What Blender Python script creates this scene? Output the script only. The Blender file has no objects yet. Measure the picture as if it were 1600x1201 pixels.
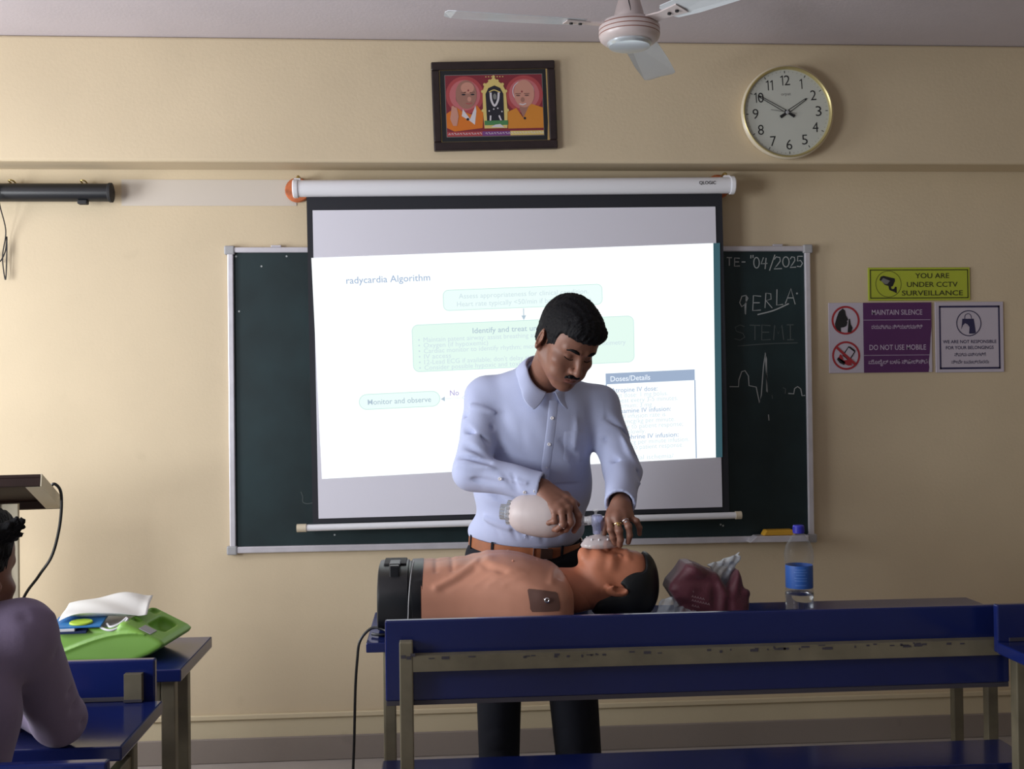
import bpy, bmesh, math, random
import numpy as np
from mathutils import Vector, Matrix

random.seed(7)
rng = np.random.default_rng(7)
SC = bpy.context.scene
COL = SC.collection
PI = math.pi

# ------------------------------------------------------------------ camera
cam_data = bpy.data.cameras.new('camera')
cam_data.sensor_width = 36.0
cam_data.lens = 36.0 * 1680.0 / 1600.0
cam_data.clip_start = 0.05
cam = bpy.data.objects.new('camera', cam_data)
COL.objects.link(cam)
cam.matrix_world = Matrix((
    (0.997567, 0.010994, -0.068841, 0.0),
    (-0.068708, -0.012085, -0.997564, -4.377),
    (-0.011799, 0.999867, -0.011300, 1.4461),
    (0, 0, 0, 1)))
SC.camera = cam

# ------------------------------------------------------------------ world, lights, exposure
SC.view_settings.view_transform = 'Standard'
SC.view_settings.look = 'None'
SC.view_settings.gamma = 1.0
SC.view_settings.use_curve_mapping = False
SC.view_settings.exposure = 0.0
world = bpy.data.worlds.new('world')
SC.world = world
world.use_nodes = True
world.node_tree.nodes['Background'].inputs[0].default_value = (0.80, 0.86, 1.0, 1)
world.node_tree.nodes['Background'].inputs[1].default_value = 0.185


def area_light(name, loc, target, sx, sy, power, color):
    l = bpy.data.lights.new(name, 'AREA')
    l.shape = 'RECTANGLE'
    l.size, l.size_y, l.energy, l.color = sx, sy, power, color
    o = bpy.data.objects.new(name, l)
    COL.objects.link(o)
    o.location = loc
    o.rotation_euler = (Vector(target) - Vector(loc)).to_track_quat('-Z', 'Y').to_euler()
    return o


# daylight entering through the two windows of the left wall; plain world light fills in through the open rear
area_light('daylight_window_1', (-3.16, -1.30, 1.62), (0.2, -1.15, 1.45), 1.0, 1.25, 82, (0.93, 0.96, 1.0))
area_light('daylight_window_2', (-3.16, -3.45, 1.62), (0.2, -3.1, 1.45), 1.3, 1.25, 108, (0.93, 0.96, 1.0))


# ------------------------------------------------------------------ materials
def nodes_of(m):
    m.use_nodes = True
    nt = m.node_tree
    return nt, nt.nodes, nt.links, nt.nodes['Principled BSDF']


def mat(name, color, rough=0.6, metal=0.0, spec=0.5, var=0.0, vscale=8.0, bump=0.0, bscale=60.0, trans=0.0,
        alpha=1.0, sheen=0.0, coat=0.0, sub=0.0):
    m = bpy.data.materials.new(name)
    nt, N, L, p = nodes_of(m)
    c = (*color, 1)
    p.inputs['Base Color'].default_value = c
    p.inputs['Roughness'].default_value = rough
    p.inputs['Metallic'].default_value = metal
    p.inputs['Specular IOR Level'].default_value = spec
    p.inputs['Transmission Weight'].default_value = trans
    p.inputs['Alpha'].default_value = alpha
    p.inputs['Coat Weight'].default_value = coat
    if sheen:
        p.inputs['Sheen Weight'].default_value = sheen
    if sub:
        p.inputs['Subsurface Weight'].default_value = sub
        p.inputs['Subsurface Radius'].default_value = (0.012, 0.006, 0.004)
        p.inputs['Subsurface Scale'].default_value = 1.0
    if var or bump:
        tc = N.new('ShaderNodeTexCoord')
    if var:
        n = N.new('ShaderNodeTexNoise')
        n.inputs['Scale'].default_value = vscale
        n.inputs['Detail'].default_value = 5
        r = N.new('ShaderNodeValToRGB')
        r.color_ramp.elements[0].position = 0.3
        r.color_ramp.elements[1].position = 0.7
        r.color_ramp.elements[0].color = (*[x * (1 - var) for x in color], 1)
        r.color_ramp.elements[1].color = (*[min(1, x * (1 + var)) for x in color], 1)
        L.new(tc.outputs['Object'], n.inputs['Vector'])
        L.new(n.outputs['Fac'], r.inputs['Fac'])
        L.new(r.outputs['Color'], p.inputs['Base Color'])
    if bump:
        n2 = N.new('ShaderNodeTexNoise')
        n2.inputs['Scale'].default_value = bscale
        n2.inputs['Detail'].default_value = 3
        b = N.new('ShaderNodeBump')
        b.inputs['Strength'].default_value = bump
        b.inputs['Distance'].default_value = 0.01
        L.new(tc.outputs['Object'], n2.inputs['Vector'])
        L.new(n2.outputs['Fac'], b.inputs['Height'])
        L.new(b.outputs['Normal'], p.inputs['Normal'])
    return m


def emis(name, color, strength):
    m = bpy.data.materials.new(name)
    nt, N, L, p = nodes_of(m)
    p.inputs['Base Color'].default_value = (0, 0, 0, 1)
    p.inputs['Specular IOR Level'].default_value = 0.0
    p.inputs['Emission Color'].default_value = (*color, 1)
    p.inputs['Emission Strength'].default_value = strength
    return m


def clear(name, color=(1, 1, 1), alpha=0.2, rough=0.08, body=(0.8, 0.8, 0.82)):
    """thin clear plastic: mostly see-through, with a glossy, faintly milky skin"""
    m = bpy.data.materials.new(name)
    nt, N, L, p = nodes_of(m)
    out = N['Material Output']
    tr = N.new('ShaderNodeBsdfTransparent')
    tr.inputs['Color'].default_value = (*color, 1)
    p.inputs['Base Color'].default_value = (*body, 1)
    p.inputs['Roughness'].default_value = rough
    lw = N.new('ShaderNodeLayerWeight')
    lw.inputs['Blend'].default_value = 0.35
    mr = N.new('ShaderNodeMapRange')
    mr.inputs['To Min'].default_value = alpha
    mr.inputs['To Max'].default_value = min(1.0, alpha + 0.45)
    mx = N.new('ShaderNodeMixShader')
    L.new(lw.outputs['Facing'], mr.inputs['Value'])
    L.new(mr.outputs['Result'], mx.inputs['Fac'])
    L.new(tr.outputs['BSDF'], mx.inputs[1])
    L.new(p.outputs['BSDF'], mx.inputs[2])
    L.new(mx.outputs['Shader'], out.inputs['Surface'])
    return m


def wall_mat(name, base, stain, amount=0.5):
    """painted plaster: faint mottling, small scuffs and a soft roller texture"""
    m = bpy.data.materials.new(name)
    nt, N, L, p = nodes_of(m)
    p.inputs['Roughness'].default_value = 0.75
    p.inputs['Specular IOR Level'].default_value = 0.25
    tc = N.new('ShaderNodeTexCoord')
    n1 = N.new('ShaderNodeTexNoise'); n1.inputs['Scale'].default_value = 1.6; n1.inputs['Detail'].default_value = 6
    n2 = N.new('ShaderNodeTexNoise'); n2.inputs['Scale'].default_value = 7.0; n2.inputs['Detail'].default_value = 8
    r1 = N.new('ShaderNodeValToRGB')
    r1.color_ramp.elements[0].position = 0.35; r1.color_ramp.elements[1].position = 0.7
    r1.color_ramp.elements[0].color = (*[x * 0.94 for x in base], 1)
    r1.color_ramp.elements[1].color = (*[min(1, x * 1.04) for x in base], 1)
    r2 = N.new('ShaderNodeValToRGB')
    r2.color_ramp.elements[0].position = 0.66; r2.color_ramp.elements[1].position = 0.80
    r2.color_ramp.elements[0].color = (0, 0, 0, 1); r2.color_ramp.elements[1].color = (amount, amount, amount, 1)
    mx = N.new('ShaderNodeMixRGB')
    mx.inputs['Color2'].default_value = (*stain, 1)
    b = N.new('ShaderNodeBump'); b.inputs['Strength'].default_value = 0.06; b.inputs['Distance'].default_value = 0.01
    n3 = N.new('ShaderNodeTexNoise'); n3.inputs['Scale'].default_value = 90
    for n in (n1, n2, n3):
        L.new(tc.outputs['Object'], n.inputs['Vector'])
    L.new(n1.outputs['Fac'], r1.inputs['Fac'])
    L.new(n2.outputs['Fac'], r2.inputs['Fac'])
    L.new(r1.outputs['Color'], mx.inputs['Color1'])
    L.new(r2.outputs['Color'], mx.inputs['Fac'])
    L.new(mx.outputs['Color'], p.inputs['Base Color'])
    L.new(n3.outputs['Fac'], b.inputs['Height'])
    L.new(b.outputs['Normal'], p.inputs['Normal'])
    return m


M = {}
M['wall'] = wall_mat('cream_wall_paint', (0.60, 0.495, 0.340), (0.40, 0.33, 0.22), 0.25)
M['beam'] = wall_mat('beam_paint', (0.60, 0.495, 0.340), (0.42, 0.34, 0.23), 0.15)
M['ceil'] = wall_mat('ceiling_paint', (0.56, 0.51, 0.54), (0.45, 0.42, 0.44), 0.2)
M['skirt'] = wall_mat('grey_skirting', (0.27, 0.23, 0.20), (0.17, 0.15, 0.13), 0.6)
M['dado'] = wall_mat('worn_cream_paint', (0.58, 0.50, 0.34), (0.40, 0.36, 0.24), 0.8)
M['floor'] = mat('grey_floor_tile', (0.40, 0.36, 0.33), 0.45, var=0.12, vscale=4)
M['conduit'] = mat('cream_cable_trunking', (0.60, 0.51, 0.34), 0.5)
M['blue'] = mat('blue_enamel_board', (0.0085, 0.016, 0.098), 0.15, spec=0.5, var=0.10, vscale=3, bump=0.012, bscale=30)
M['steel'] = mat('beige_painted_steel', (0.165, 0.145, 0.095), 0.45, var=0.18, vscale=14)
M['steelchip'] = mat('chipped_paint', (0.05, 0.045, 0.06), 0.6)
M['black'] = mat('black_plastic', (0.008, 0.009, 0.011), 0.35)
M['blackm'] = mat('black_matte', (0.012, 0.012, 0.014), 0.7)
M['white'] = mat('white_plastic', (0.75, 0.75, 0.78), 0.4)
M['grey'] = mat('grey_plastic', (0.35, 0.35, 0.36), 0.5)
M['alu'] = mat('aluminium_trim', (0.60, 0.58, 0.62), 0.4, metal=0.35, var=0.06, vscale=20)
M['board'] = mat('green_chalkboard', (0.010, 0.024, 0.027), 0.55, spec=0.35, var=0.25, vscale=5)
M['chalk'] = mat('chalk_line', (0.36, 0.38, 0.38), 0.9)
M['chalkf'] = mat('faint_chalk_line', (0.075, 0.09, 0.09), 0.9)
M['screenw'] = mat('screen_fabric', (0.70, 0.69, 0.76), 0.8, spec=0.2)
M['screenb'] = mat('screen_black_border', (0.010, 0.011, 0.017), 0.7)
M['rustor'] = mat('orange_painted_bracket', (0.50, 0.13, 0.04), 0.5, var=0.3, vscale=40)
M['brass'] = mat('brass', (0.55, 0.42, 0.15), 0.35, metal=0.8)
M['gold'] = mat('gold', (0.80, 0.60, 0.25), 0.25, metal=1.0)
M['silver'] = mat('silver', (0.75, 0.75, 0.78), 0.25, metal=1.0)
M['skin'] = mat('brown_skin', (0.222, 0.103, 0.069), 0.5, spec=0.4, var=0.10, vscale=25, sub=0.15)
M['lip'] = mat('brown_lip', (0.20, 0.075, 0.058), 0.45)
M['hair'] = mat('black_hair', (0.0045, 0.0045, 0.006), 0.7, spec=0.18, bump=0.35, bscale=110)
M['eyew'] = mat('eye_white', (0.55, 0.50, 0.46), 0.3)
M['shirt'] = mat('light_blue_shirt_cotton', (0.44, 0.485, 0.68), 0.85, spec=0.2, sheen=0.1, bump=0.05, bscale=260)
M['button'] = mat('pale_button', (0.72, 0.70, 0.72), 0.35)
M['trouser'] = mat('navy_black_trouser_cloth', (0.010, 0.011, 0.017), 0.85, spec=0.2)
M['belt'] = mat('tan_leather', (0.30, 0.105, 0.045), 0.45, var=0.18, vscale=18)
M['beltd'] = mat('dark_leather', (0.035, 0.015, 0.010), 0.5)
M['lav'] = mat('lavender_shirt_cotton', (0.215, 0.172, 0.265), 0.9, spec=0.15, sheen=0.1, bump=0.05, bscale=220)
M['mskin'] = mat('manikin_vinyl_skin', (0.50, 0.235, 0.155), 0.45, spec=0.35, var=0.05, vscale=10)
M['mneck'] = mat('manikin_neck_skin', (0.48, 0.18, 0.10), 0.5, spec=0.3, var=0.08, vscale=20)
M['mdark'] = mat('brown_inset_panel', (0.13, 0.065, 0.050), 0.5)
M['mhair'] = mat('moulded_black_hair', (0.007, 0.008, 0.009), 0.42, spec=0.35)
M['silicone'] = mat('milky_silicone', (0.62, 0.54, 0.53), 0.45, spec=0.4, trans=0.15)
M['clear'] = clear('clear_plastic', alpha=0.16)
M['mask'] = clear('milky_clear_plastic', alpha=0.50, body=(0.72, 0.64, 0.64))
M['valveblue'] = clear('bluish_clear_plastic', color=(0.75, 0.8, 1.0), alpha=0.30, body=(0.55, 0.57, 0.76))
M['pet'] = clear('clear_bottle_plastic', color=(0.97, 0.98, 1.0), alpha=0.03, rough=0.05, body=(0.25, 0.25, 0.26))
M['water'] = mat('water', (0.95, 0.98, 1.0), 0.02, trans=1.0)
M['water'].node_tree.nodes['Principled BSDF'].inputs['IOR'].default_value = 1.33
M['cap'] = mat('blue_cap', (0.035, 0.035, 0.42), 0.4)
M['label'] = mat('blue_label', (0.025, 0.11, 0.42), 0.5)
M['labelt'] = mat('label_print', (0.12, 0.24, 0.58), 0.5)
M['maroon'] = mat('maroon_fabric', (0.088, 0.014, 0.026), 0.6, sheen=0.2, bump=0.12, bscale=180)
M['maroont'] = mat('pale_print', (0.34, 0.22, 0.24), 0.7)
M['foil'] = clear('crumpled_clear_bag', color=(0.9, 0.92, 0.95), alpha=0.40, rough=0.2, body=(0.50, 0.53, 0.57))
M['foild'] = clear('crumpled_clear_bag_thin', color=(0.92, 0.94, 0.97), alpha=0.25, rough=0.15, body=(0.42, 0.45, 0.49))
M['green'] = mat('lime_green_case', (0.205, 0.42, 0.065), 0.45, spec=0.4)
M['greend'] = mat('green_case_side', (0.16, 0.34, 0.05), 0.5)
M['lime'] = mat('lime_disc', (0.42, 0.62, 0.05), 0.5)
M['packet'] = mat('white_packet', (0.72, 0.72, 0.70), 0.5, trans=0.1)
M['cyan'] = mat('blue_card', (0.035, 0.20, 0.50), 0.4)
M['navy'] = mat('navy_card', (0.015, 0.03, 0.10), 0.5)
M['lamd'] = mat('dark_laminate', (0.022, 0.011, 0.009), 0.6, spec=0.15, var=0.15, vscale=10)
M['lamc'] = mat('cream_laminate', (0.55, 0.49, 0.36), 0.55)
M['lamw'] = mat('pale_laminate', (0.62, 0.55, 0.52), 0.5)
M['fanw'] = mat('fan_cream_enamel', (0.56, 0.48, 0.47), 0.35, spec=0.6)
M['fanb'] = mat('fan_blade_enamel', (0.62, 0.66, 0.70), 0.3, spec=0.6)
M['fanr'] = mat('fan_trim_line', (0.22, 0.09, 0.06), 0.4)
M['fanc'] = mat('fan_cap_chrome', (0.62, 0.68, 0.72), 0.2, metal=0.5)
M['clockrim'] = mat('ivory_clock_rim', (0.62, 0.54, 0.40), 0.35)
M['clockgold'] = mat('clock_gold_ring', (0.50, 0.42, 0.19), 0.35, metal=0.5)
M['clockface'] = mat('clock_face', (0.52, 0.535, 0.48), 0.6)
M['ink'] = mat('black_ink', (0.010, 0.010, 0.012), 0.6)
M['inkg'] = mat('grey_ink', (0.18, 0.18, 0.17), 0.6)
M['signy'] = mat('sign_yellow_green', (0.40, 0.46, 0.035), 0.5)
M['signink'] = mat('sign_dark_green_ink', (0.035, 0.035, 0.008), 0.6)
M['signw'] = mat('sign_white', (0.50, 0.455, 0.53), 0.5)
M['signp'] = mat('sign_purple', (0.085, 0.018, 0.105), 0.5)
M['signpt'] = mat('sign_pale_print', (0.52, 0.44, 0.56), 0.6)
M['signr'] = mat('sign_red', (0.34, 0.020, 0.030), 0.5)
M['signn'] = mat('sign_navy', (0.022, 0.020, 0.075), 0.5)
M['framed'] = mat('dark_picture_frame', (0.020, 0.011, 0.011), 0.35, var=0.2, vscale=30)
M['mount'] = mat('black_mount_card', (0.010, 0.012, 0.014), 0.4)
M['prred'] = mat('print_deep_red', (0.19, 0.018, 0.030), 0.5)
M['prred2'] = mat('print_red_glow', (0.36, 0.055, 0.060), 0.5)
M['prpink'] = mat('print_pink_glow', (0.46, 0.13, 0.14), 0.5)
M['prskin'] = mat('print_brown_skin', (0.30, 0.145, 0.110), 0.5)
M['prskin2'] = mat('print_pale_skin', (0.50, 0.24, 0.18), 0.5)
M['prskind'] = mat('print_shadow_skin', (0.17, 0.08, 0.065), 0.5)
M['prorange'] = mat('print_saffron', (0.58, 0.155, 0.015), 0.5)
M['prorange2'] = mat('print_amber', (0.56, 0.21, 0.025), 0.5)
M['prgold'] = mat('print_gold', (0.60, 0.47, 0.16), 0.5)
M['prblack'] = mat('print_black', (0.012, 0.012, 0.020), 0.5)
M['prwhite'] = mat('print_white', (0.58, 0.55, 0.58), 0.5)
M['prgreen'] = mat('print_green', (0.06, 0.20, 0.07), 0.5)
M['prviolet'] = mat('print_violet', (0.16, 0.05, 0.20), 0.5)
M['yellow'] = mat('yellow_duster', (0.56, 0.30, 0.02), 0.7)
M['pale'] = mat('white_patch_paint', (0.56, 0.50, 0.43), 0.8)


# ------------------------------------------------------------------ object helpers
def link(o):
    COL.objects.link(o)
    return o


def tag(o, label=None, cat=None, group=None, kind=None):
    if label: o['label'] = label
    if cat: o['category'] = cat
    if group: o['group'] = group
    if kind: o['kind'] = kind
    return o


def empty(name, loc=(0, 0, 0), rz=0.0):
    o = bpy.data.objects.new(name, None)
    o.empty_display_size = 0.05
    o.location = loc
    o.rotation_euler = (0, 0, rz)
    return link(o)


def thing(name, label, cat, loc=(0, 0, 0), rz=0.0, group=None):
    return tag(empty(name, loc, rz), label, cat, group)


def mesh_obj(name, V, F, mats, parent=None, idx=None, smooth=False, loc=None, world=False):
    """world=True: V are world coordinates although the parent sits somewhere (unrotated parents only)"""
    V = np.asarray(V, float)
    if world and parent is not None:
        V = V - np.array(parent.location)
    me = bpy.data.meshes.new(name)
    me.from_pydata(V.tolist(), [], [list(map(int, f)) for f in F])
    for m in (mats if isinstance(mats, (list, tuple)) else [mats]):
        me.materials.append(m)
    if idx is not None:
        me.polygons.foreach_set('material_index', np.asarray(idx, np.int32))
    if smooth:
        me.polygons.foreach_set('use_smooth', np.ones(len(me.polygons), bool))
    me.update()
    o = bpy.data.objects.new(name, me)
    if loc is not None:
        o.location = loc
    if parent is not None:
        o.parent = parent
    return link(o)


class MB:
    """collects boxes, tubes, lathes and prisms into one mesh"""

    def __init__(self):
        self.V, self.F, self.I, self.mats = [], [], [], []

    def _m(self, m):
        if m not in self.mats:
            self.mats.append(m)
        return self.mats.index(m)

    def add(self, V, F, m, T=None):
        b = len(self.V)
        i = self._m(m)
        for v in V:
            v = Vector(v)
            if T is not None:
                v = T @ v
            self.V.append(tuple(v))
        for f in F:
            self.F.append([b + int(k) for k in f])
            self.I.append(i)
        return self

    def box(self, lo, hi, m, T=None):
        x0, y0, z0 = lo
        x1, y1, z1 = hi
        V = [(x0, y0, z0), (x1, y0, z0), (x1, y1, z0), (x0, y1, z0), (x0, y0, z1), (x1, y0, z1), (x1, y1, z1), (x0, y1, z1)]
        F = [(0, 3, 2, 1), (4, 5, 6, 7), (0, 1, 5, 4), (1, 2, 6, 5), (2, 3, 7, 6), (3, 0, 4, 7)]
        return self.add(V, F, m, T)

    def tube(self, path, r, m, n=10, T=None, cap=True):
        P = [Vector(p) for p in path]
        R = r if isinstance(r, (list, tuple)) else [r] * len(P)
        V, F = [], []
        up = None
        for i, p in enumerate(P):
            t = (P[min(i + 1, len(P) - 1)] - P[max(i - 1, 0)]).normalized()
            if up is None:
                up = t.orthogonal().normalized()
            else:
                up = (up - t * up.dot(t)).normalized()
            s = t.cross(up)
            for k in range(n):
                a = 2 * PI * k / n
                V.append(p + (up * math.cos(a) + s * math.sin(a)) * R[i])
        for i in range(len(P) - 1):
            for k in range(n):
                k2 = (k + 1) % n
                F.append((i * n + k, i * n + k2, (i + 1) * n + k2, (i + 1) * n + k))
        if cap:
            F.append(tuple(range(n))[::-1])
            F.append(tuple((len(P) - 1) * n + k for k in range(n)))
        return self.add(V, F, m, T)

    def lathe(self, prof, m, n=32, T=None, cap=True):
        """prof: (r, z) from bottom to top, about the local z axis; m may be a list with one material per ring"""
        V, F, Fm = [], [], []
        for r, z in prof:
            for k in range(n):
                a = 2 * PI * k / n
                V.append((r * math.cos(a), r * math.sin(a), z))
        for i in range(len(prof) - 1):
            for k in range(n):
                k2 = (k + 1) % n
                F.append((i * n + k, i * n + k2, (i + 1) * n + k2, (i + 1) * n + k))
                Fm.append(m[i] if isinstance(m, list) else m)
        if cap:
            F.append(tuple(range(n))[::-1]); Fm.append(m[0] if isinstance(m, list) else m)
            F.append(tuple((len(prof) - 1) * n + k for k in range(n))); Fm.append(m[-1] if isinstance(m, list) else m)
        b = len(self.V)
        for v in V:
            v = Vector(v)
            self.V.append(tuple(T @ v if T is not None else v))
        for f, mm in zip(F, Fm):
            self.F.append([b + k for k in f])
            self.I.append(self._m(mm))
        return self

    def prism(self, poly, y0, y1, m, T=None):
        """poly in (x, z), extruded from y0 to y1"""
        n = len(poly)
        V = [(x, y0, z) for x, z in poly] + [(x, y1, z) for x, z in poly]
        F = [tuple(range(n)), tuple(range(2 * n - 1, n - 1, -1))]
        F += [(k, k + n, (k + 1) % n + n, (k + 1) % n) for k in range(n)]
        return self.add(V, F, m, T)

    def obj(self, name, parent=None, smooth=False, bevel=0.0, seg=2, world=False, auto=False):
        o = mesh_obj(name, self.V, self.F, self.mats, parent, self.I, smooth, world=world)
        bm = bmesh.new()
        bm.from_mesh(o.data)
        bmesh.ops.recalc_face_normals(bm, faces=bm.faces)
        bm.to_mesh(o.data)
        bm.free()
        if bevel:
            b = o.modifiers.new('bevel', 'BEVEL')
            b.width = bevel
            b.segments = seg
            b.limit_method = 'ANGLE'
            b.angle_limit = math.radians(40)
        if auto:
            me = o.data
            me.polygons.foreach_set('use_smooth', np.ones(len(me.polygons), bool))
            try:
                me.set_sharp_from_angle(angle=math.radians(35))
            except Exception:
                pass
        return o


def catmull(pts, n=8):
    P = [np.array(p, float) for p in pts]
    P = [2 * P[0] - P[1]] + P + [2 * P[-1] - P[-2]]
    out = []
    for i in range(1, len(P) - 2):
        for k in range(n):
            t = k / n
            a, b, c, d = P[i - 1], P[i], P[i + 1], P[i + 2]
            out.append(0.5 * ((2 * b) + (c - a) * t + (2 * a - 5 * b + 4 * c - d) * t * t + (3 * b - a - 3 * c + d) * t ** 3))
    out.append(P[-2])
    return [tuple(p) for p in out]


# ------------------------------------------------------------------ flat print: layers of thin shapes and lettering
def text_mesh(body, bold=0.0):
    c = bpy.data.curves.new('lettering', 'FONT')
    c.body = body
    c.size = 1.0
    c.offset = bold
    c.resolution_u = 3
    o = bpy.data.objects.new('lettering', c)
    COL.objects.link(o)
    dg = bpy.context.evaluated_depsgraph_get()
    me = bpy.data.meshes.new_from_object(o.evaluated_get(dg))
    V = np.array([v.co[:2] for v in me.vertices]) if len(me.vertices) else np.zeros((0, 2))
    F = [tuple(p.vertices) for p in me.polygons]
    bpy.data.meshes.remove(me)
    bpy.data.objects.remove(o)
    bpy.data.curves.remove(c)
    return V, F


class Flat:
    """shapes in (u, v); each layer is raised a hair above the one below; map_fn(u, v, lift) gives the point"""

    def __init__(self, map_fn, lift=0.0006):
        self.f, self.lift = map_fn, lift
        self.V, self.F, self.I, self.mats = [], [], [], []

    def _add(self, P, F, m, layer):
        if m not in self.mats:
            self.mats.append(m)
        i = self.mats.index(m)
        b = len(self.V)
        for u, v in P:
            self.V.append(tuple(self.f(u, v, layer * self.lift)))
        for f in F:
            self.F.append([b + k for k in f])
            self.I.append(i)

    def poly(self, P, m, layer=1):
        self._add(P, [tuple(range(len(P)))], m, layer)

    def rect(self, u0, v0, u1, v1, m, layer=1, n=1):
        P, F = [], []
        for i in range(n + 1):
            for j in range(n + 1):
                P.append((u0 + (u1 - u0) * i / n, v0 + (v1 - v0) * j / n))
        for i in range(n):
            for j in range(n):
                a = i * (n + 1) + j
                F.append((a, a + n + 1, a + n + 2, a + 1))
        self._add(P, F, m, layer)

    def frame(self, u0, v0, u1, v1, w, m, layer=1):
        self.rect(u0, v0, u1, v0 + w, m, layer); self.rect(u0, v1 - w, u1, v1, m, layer)
        self.rect(u0, v0, u0 + w, v1, m, layer); self.rect(u1 - w, v0, u1, v1, m, layer)

    def disc(self, cu, cv, ru, m, layer=1, rv=None, n=40):
        rv = ru if rv is None else rv
        self.poly([(cu + ru * math.cos(2 * PI * k / n), cv + rv * math.sin(2 * PI * k / n)) for k in range(n)], m, layer)

    def ring(self, cu, cv, r0, r1, m, layer=1, n=48, asp=1.0):
        P, F = [], []
        for k in range(n):
            a = 2 * PI * k / n
            P += [(cu + r0 * math.cos(a), cv + asp * r0 * math.sin(a)), (cu + r1 * math.cos(a), cv + asp * r1 * math.sin(a))]
        for k in range(n):
            k2 = (k + 1) % n
            F.append((2 * k, 2 * k + 1, 2 * k2 + 1, 2 * k2))
        self._add(P, F, m, layer)

    def stroke(self, pts, w, m, layer=1, smooth=0):
        P = catmull(pts, smooth) if smooth else pts
        P = [np.array(p[:2], float) for p in P]
        V, F = [], []
        for i, p in enumerate(P):
            t = P[min(i + 1, len(P) - 1)] - P[max(i - 1, 0)]
            t = t / (np.linalg.norm(t) + 1e-9)
            n = np.array([-t[1], t[0]]) * w / 2
            V += [tuple(p + n), tuple(p - n)]
        for i in range(len(P) - 1):
            F.append((2 * i, 2 * i + 1, 2 * i + 3, 2 * i + 2))
        self._add(V, F, m, layer)

    def text(self, body, cu, cv, w, h, m, layer=1, bold=0.0, ref=None, rot=0.0):
        """lettering stretched to width w; h is the height of a capital (or of ref)"""
        V, F = text_mesh(body, bold)
        if not len(V):
            return
        R, _ = text_mesh(ref or 'H', bold)
        hh = R[:, 1].max() - max(R[:, 1].min(), -0.02)
        lo, hi = V[:, 0].min(), V[:, 0].max()
        P = np.stack([(V[:, 0] - (lo + hi) / 2) * w / (hi - lo), (V[:, 1] - hh / 2) * h / hh], -1)
        if rot:
            c, s = math.cos(rot), math.sin(rot)
            P = P @ np.array([[c, s], [-s, c]])
        self._add([(cu + a, cv + b) for a, b in P], F, m, layer)

    def obj(self, name, parent=None):
        return mesh_obj(name, self.V, self.F, self.mats, parent, self.I)


def wall_map(x0, z0, y):
    """u to the right, v up, lift towards the room"""
    return lambda u, v, l: (x0 + u, y - l, z0 + v)


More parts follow.
